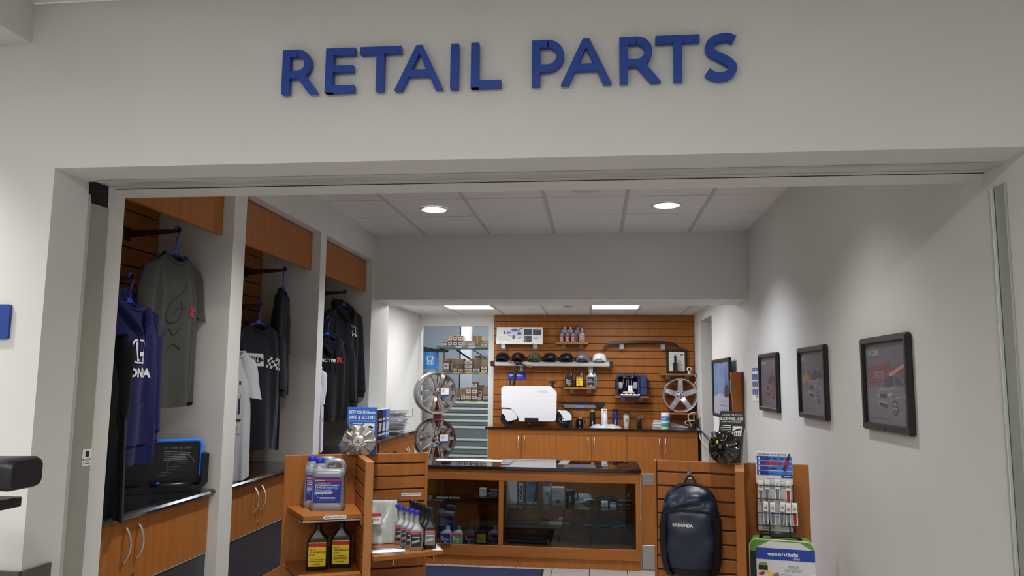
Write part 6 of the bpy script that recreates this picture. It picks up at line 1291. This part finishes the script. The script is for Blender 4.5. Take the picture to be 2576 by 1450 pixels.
# boxes: pixel rectangle on the front plane, single cartons
CART=[mat('carton_kraft_%d'%i,c,.75,noise=.05,nscale=20) for i,c in enumerate([(176,152,122),(164,138,108),(186,166,138),(150,126,98)])]; CARTD=mat('carton_shade',(122,104,82),.8,noise=.06,nscale=20)
cnt=[0]
def carton(x0,y0,x1,y1,zbase,d=.16,Y=RY0+.02,lab=True,m=None,where='',lb=None):
    k=cnt[0]; cnt[0]+=1
    A=atY(x0,(y0+y1)/2,Y).x; B=atY(x1,(y0+y1)/2,Y).x; h=max(.02,(y1-y0)*Y/CAM_F*1.01)
    o=thing('parts_carton',lb or 'carton','box',((A+B)/2,Y,zbase),0,'cartons on the store racks'); w=B-A-.003
    P('carton',box(-w/2,w/2,0,d,0,h-.002,.002),m or CART[k%4],o); pl=Plane((0,0,0))
    if lab:
        lw=min(w*.42,.07); lh=min(h*.36,.055); cx=0; cz=h*.5
        l=P('label',pl.rect(cx-lw,cz-lh,cx+lw,cz+lh,.001),PAPER,o); P('stripe',pl.rect(cx-lw,cz+lh*.5,cx+lw,cz+lh,.0016),REDP,l); P('print',pl.rect(cx-lw*.7,cz-lh*.5,cx+lw*.6,cz+lh*.1,.0016),GREYP,l)
    else: P('tape',pl.rect(-w*.08,h*.15,w*.08,h-.002,.001),mat('tape_tan',(190,170,130),.4),o)
    o['_h']=h; return o
c6=lambda x:920+x/3.372
c6y=lambda y:740+y/3.372
def stack(cols,zb,where,Y=RY0+.02,d=.16,start=0):
    for i,(x0,x1,hs,labs) in enumerate(cols):
        z=zb
        for j,(a_,b_) in enumerate(hs):
            o=carton(c6(x0),c6y(a_),c6(x1),c6y(b_),z,d=d,Y=Y,lab=labs,lb='%s carton, %s from the left on %s'%(['lowest','second-level','third-level'][j] if len(hs)>1 else 'single',['first','second','third','fourth','fifth','sixth','seventh','eighth','ninth'][i],where)); z+=o['_h']; del o['_h']
# top shelf
stack([(648,690,[(405,440)],1),(697,735,[(395,440),(357,395)],1),(740,778,[(395,440),(350,395)],1),(783,828,[(395,440),(352,395)],1),(868,918,[(400,440)],1),(980,1028,[(412,440)],1),(1032,1060,[(392,440)],1)],S_[2]+.001,'the top rack shelf')
stack([(830,905,[(388,440)],0),(908,985,[(345,440)],0),(990,1036,[(380,440)],0)],S_[2]+.001,'the rear of the top rack shelf',Y=RY0+.22,d=.2)
# middle shelf
stack([(658,706,[(542,652)],1),(735,775,[(622,652)],1),(780,828,[(626,652)],1),(838,905,[(622,652),(588,622),(556,588)],1),(908,970,[(620,652)],1),(978,1030,[(628,652),(604,628)],1)],S_[1]+.001,'the middle rack shelf')
stack([(712,735,[(540,652)],1),(733,830,[(590,652),(542,590)],0),(885,975,[(540,652)],0),(978,1040,[(545,652)],0)],S_[1]+.001,'the rear of the middle rack shelf',Y=RY0+.22,d=.2)
# lower shelf on the drawer cabinet
stack([(764,802,[(855,892)],1),(806,848,[(842,892)],1),(850,895,[(842,892),(790,842)],1),(900,945,[(843,892),(792,843),(740,792)],1),(948,985,[(862,892)],1),(990,1038,[(845,892)],1)],S_[0]+.001,'the lowest rack shelf')
stack([(775,850,[(800,892)],0),(950,990,[(770,892)],1),(990,1040,[(790,892)],0)],S_[0]+.001,'the rear of the lowest rack shelf',Y=RY0+.22,d=.2)
for k,(x,z) in enumerate([(-1.95,1.781),(-1.55,1.781),(-1.25,1.781),(-1.9,1.251),(-1.4,1.251),(-1.2,2.251),(-1.7,2.251)]):
    o=thing('parts_carton','%s carton on the deeper store rack'%['left upper','middle upper','right upper','left lower','right lower','right topmost','left topmost'][k],'box',(x,13.14,z),0,'cartons on the store racks'); P('carton',box(-.14,.14,0,.3,0,.24+.03*(k%3),.003),CARTD,o); P('tape',box(-.02,.02,-.001,.301,.0,.241+.03*(k%3)),mat('tape_tan',(190,170,130),.4),o)
# ================================================================== right wall: posters, board
FR=mat('frame_dark',(40,38,38),.35,.3); FRS=mat('frame_side',(16,16,17),.35)
def poster(name,label,y0,y1,z0,z1,draw,bg,out=.03):
    """snap frame on the right wall; local x runs along world -Y (left to right for the viewer), -y faces the room"""
    o=thing(name,label,'poster',(XR-.001,y1,z0),-PI/2); w,h=y1-y0,z1-z0; b=.035
    P('frame',J(box(0,w,-out,0,0,b,.008),box(0,w,-out,0,h-b,h,.008),box(0,b,-out,0,b*.6,h-b*.6,.008),box(w-b,w,-out,0,b*.6,h-b*.6,.008)),FR,o)
    s=P('sheet',box(b-.004,w-b+.004,-.012,-.004,b-.004,h-b+.004),bg,o); draw(o,Plane((0,-.0125,0)),w,h)
    P('cover_sheet',box(b-.004,w-b+.004,-.018,-.0165,b-.004,h-b+.004),glass('poster_cover',(240,240,242),1.3,.22,.0,.35),o); P('latch',cyl((w*.52,-out,b*.5),(w*.52,-out-.003,b*.5),.006,n=10),BLACK,o)
    return o
PG=mat('poster_night_haze',(140,135,140),.5,noise=.18,nscale=4); PG2=mat('poster_dusk_haze',(132,123,127),.5,noise=.18,nscale=4)  # grey haze of reflections is mixed into these poster colours
RIM=mat('print_rim',(186,184,186),.4); TYRE=mat('print_tyre',(68,66,69),.5); CGL=mat('print_car_glass',(92,92,98),.35); LAMP=mat('print_lamp',(206,204,202),.4)
def draw_car(o,pl,w,h,x0,x1,z0,z1,body,title,edge):
    """three-quarter front view of a car facing left, drawn inside the box x0..x1, z0..z1"""
    X=lambda a:x0+(x1-x0)*a; Z=lambda b:z0+(z1-z0)*b
    pg=lambda pts,off,m,n:P(n,pl.poly([(X(a),Z(b)) for a,b in pts],off),m,o)
    pg([(.02,.12),(.0,.22),(.0,.44),(.03,.55),(.14,.64),(.24,.86),(.38,.97),(.60,1.0),(.78,.95),(.90,.80),(.98,.60),(1.0,.40),(1.0,.18),(.92,.10),(.66,.02),(.40,-.02),(.14,.04)],.001,body,'car_print')
    pg([(.20,.66),(.29,.86),(.40,.94),(.58,.95),(.60,.68),(.42,.63)],.0014,CGL,'windscreen'); pg([(.64,.68),(.63,.94),(.76,.91),(.87,.78),(.92,.66)],.0014,CGL,'side_window')
    pg([(.03,.50),(.14,.61),(.42,.60),(.60,.64),(.62,.60),(.42,.56),(.15,.565)],.0016,edge,'bonnet_line'); pg([(.02,.24),(.36,.18),(.37,.21),(.03,.28)],.0016,edge,'bumper_line'); pg([(.64,.34),(.95,.42),(.95,.44),(.64,.37)],.0016,edge,'door_line')
    pg([(.015,.47),(.07,.46),(.075,.38),(.02,.40)],.0018,LAMP,'headlamp'); pg([(.36,.46),(.50,.50),(.54,.44),(.40,.38)],.0018,LAMP,'headlamp'); pg([(.09,.46),(.34,.45),(.33,.34),(.10,.36)],.0016,TYRE,'grille'); pg([(.08,.22),(.34,.18),(.34,.08),(.10,.11)],.0016,TYRE,'air_intake')
    for a,b,r,q in ((.60,.10,.082,.20),(.96,.24,.036,.15)):
        P('car_wheel',pl.poly(arc(X(a),Z(b),(x1-x0)*r,0,360,20,(z1-z0)*q),.0020),TYRE,o); P('car_rim',pl.poly(arc(X(a),Z(b),(x1-x0)*r*.72,0,360,18,(z1-z0)*q*.74),.0023),RIM,o)
        P('car_hub',J(*[pl.poly([(X(a)+(x1-x0)*r*.68*math.cos(R(t+s))*f,Z(b)+(z1-z0)*q*.70*math.sin(R(t+s))*f) for f,s in ((.3,-20),(.95,-14),(.95,14),(.3,20))],.0026) for t in range(18,378,72)]),TYRE,o)
    P('title',pl.text(title,w*.12,h*.80,h*.055,.002,'l',w=w*.035*len(title)*.62,bold=.02),WHITE,o); P('small_print',pl.rect(w*.14,h*.135,w*.6,h*.142,.0015),GREYP,o)
def d1(o,pl,w,h):
    EMB=mat('print_ember',(178,104,88),.5,noise=1,nscale=26,rgb2=(130,114,116))
    for a,b,c,d in ((.09,.62,.60,.68),(.09,.50,.90,.545),(.09,.455,.50,.475),(.40,.57,.92,.64),(.09,.565,.42,.60)): P('street_glow',pl.poly([(w*a,h*b),(w*c,h*(b+.05)),(w*c,h*(d+.05)),(w*a,h*d)],.0008),EMB,o)
    P('neon_print',J(pl.text('MOTEL',w*.36,h*.55,h*.09,.0011,w=w*.22,shear=.2),pl.poly([(w*.56,h*.60),(w*.90,h*.70),(w*.88,h*.665),(w*.60,h*.57)],.0011)),mat('print_neon',(238,186,166),.5),o)
    draw_car(o,pl,w,h,w*.30,w*.92,h*.22,h*.60,mat('print_car_grey',(140,139,146),.35),'CIVIC COUPE',mat('print_edge',(188,187,192),.4))
def d2(o,pl,w,h):
    AMB=mat('print_amber',(214,164,104),.5,noise=.3,nscale=24)
    for i in range(4): P('flame_print',pl.poly([(w*.10,h*(.46+.03*i)),(w*.24,h*(.55+.03*i)),(w*.36,h*(.66-.02*i)),(w*.38,h*(.60-.03*i)),(w*.26,h*(.50+.02*i))],.0008+.0001*i),AMB,o)
    draw_car(o,pl,w,h,w*.32,w*.92,h*.26,h*.70,mat('print_car_silver',(154,153,160),.35),'PILOT',mat('print_edge2',(204,203,208),.4))
def d3(o,pl,w,h):
    for i in range(12): P('city_print',pl.rect(w*(.10+.05*i),h*.48,w*(.14+.05*i),h*(.58+.08*((i*7)%3)),.0008),mat('print_teal_city',(120,142,148),.5),o)
    draw_car(o,pl,w,h,w*.34,w*.92,h*.25,h*.62,mat('print_car_red',(146,92,92),.35),'CIVIC SEDAN',mat('print_edge3',(190,148,148),.4))
poster('framed_poster','black framed CIVIC COUPE poster, nearest and largest on right wall',3.45,4.032,1.379,1.824,d1,PG)
poster('framed_poster','black framed PILOT poster in middle of right wall',4.651,5.255,1.381,1.828,d2,PG)
poster('framed_poster','black framed CIVIC SEDAN poster, farthest of the three dark ones',5.854,6.49,1.379,1.830,d3,PG2)
# snow scene poster standing off the wall
SKYP=mat('poster_sky',(104,160,232),.4,noise=1,nscale=4,rgb2=(182,212,246))
def d4(o,pl,w,h):
    b=.035
    P('snow_print',J(pl.rect(b,b,w-b,h*.34,.0008),pl.poly([(b,h*.34),(w*.4,h*.42),(w-b,h*.34)],.0009)),mat('print_snow',(226,230,240),.5),o)
    P('tree_print',J(*[pl.poly([(w*(.28+.10*i),h*.45),(w*(.33+.10*i),h*(.72+.06*((i*5)%3))),(w*(.38+.10*i),h*.45)],.0010) for i in range(4)],*[pl.rect(w*(.32+.10*i),h*.36,w*(.335+.10*i),h*.46,.0010) for i in range(4)]),mat('print_frost',(176,196,232),.5),o)
    P('car_print',J(pl.poly([(w*.66,h*.36),(w*.66,h*.48),(w*.72,h*.56),(w*.84,h*.56),(w*.90,h*.48),(w*.90,h*.36)],.0014),pl.poly(arc(w*.76,h*.60,w*.03,0,360,12,h*.05),.0014)),mat('print_dusk_blue',(54,58,92),.5),o)
    P('lettering',J(pl.text('Presents with every',w*.62,h*.20,h*.035,.0014,w=w*.44),pl.text('winter you see.',w*.62,h*.11,h*.045,.0014,w=w*.38),pl.text('Find them here',w*.62,h*.27,h*.02,.0014,w=w*.3)),mat('print_steel_blue',(120,140,190),.5),o)
o=poster('framed_poster','bright blue snow scene poster in black frame near the back',7.65,8.765,1.235,1.845,d4,SKYP)
for x in (1.335,): o.location.x=1.31
P('mount_block',J(box(.05,.10,-.001,.04,.3,.36),box(.9,.95,-.001,.04,.3,.36)),FRS,o)
a_=atX(1892,925,XR-.002); b_=atX(1908,1010,XR-.002); o=thing('wall_chart','small white wall chart with blue picture tiles','chart',(XR-.002,6.878,1.447),-PI/2); w,h=.265,.285
P('sheet',box(0,w,-.002,0,0,h),PAPER,o); pl=Plane((0,-.002,0)); P('header',pl.rect(.01,h*.88,w-.01,h*.98),BLUEP,o); P('header_text',pl.text('Your Parts',w/2,h*.90,.02,.0015,w=w*.7),WHITE,o)
P('tiles',J(*[pl.rect(.02+.08*i,h*(.62-.22*j),.085+.08*i,h*(.80-.22*j)) for i in range(3) for j in range(3)]),mat('tile_blue',(52,84,160),.5),o); P('tile_accents',J(*[pl.rect(.03+.08*i,h*(.64-.22*j),.06+.08*i,h*(.70-.22*j),.0016) for i in range(3) for j in range(3) if (i+j)%2],pl.rect(.16,.03,.24,.045,.0016)),mat('tile_orange',(190,110,70),.5),o)
# upright cherry board (lifted counter flap) by the right wall
t=thing('counter_flap','tall cherry board standing upright against right wall','board',(1.30,7.30,0)); P('board',prism([(-.004,0),(.03,0),(.03,1.695),(-.064,1.695)],-.02,.02),WOOD,t); P('edge',box(.030,.048,-.03,.02,.0,1.70,.002),mat('board_edge_dark',(96,56,32),.5),t); P('hinge',J(box(-.072,-.062,-.03,-.01,1.50,1.62,.002),cyl((-.07,-.03,1.50),(-.07,-.03,1.62),.006)),STEEL,t)
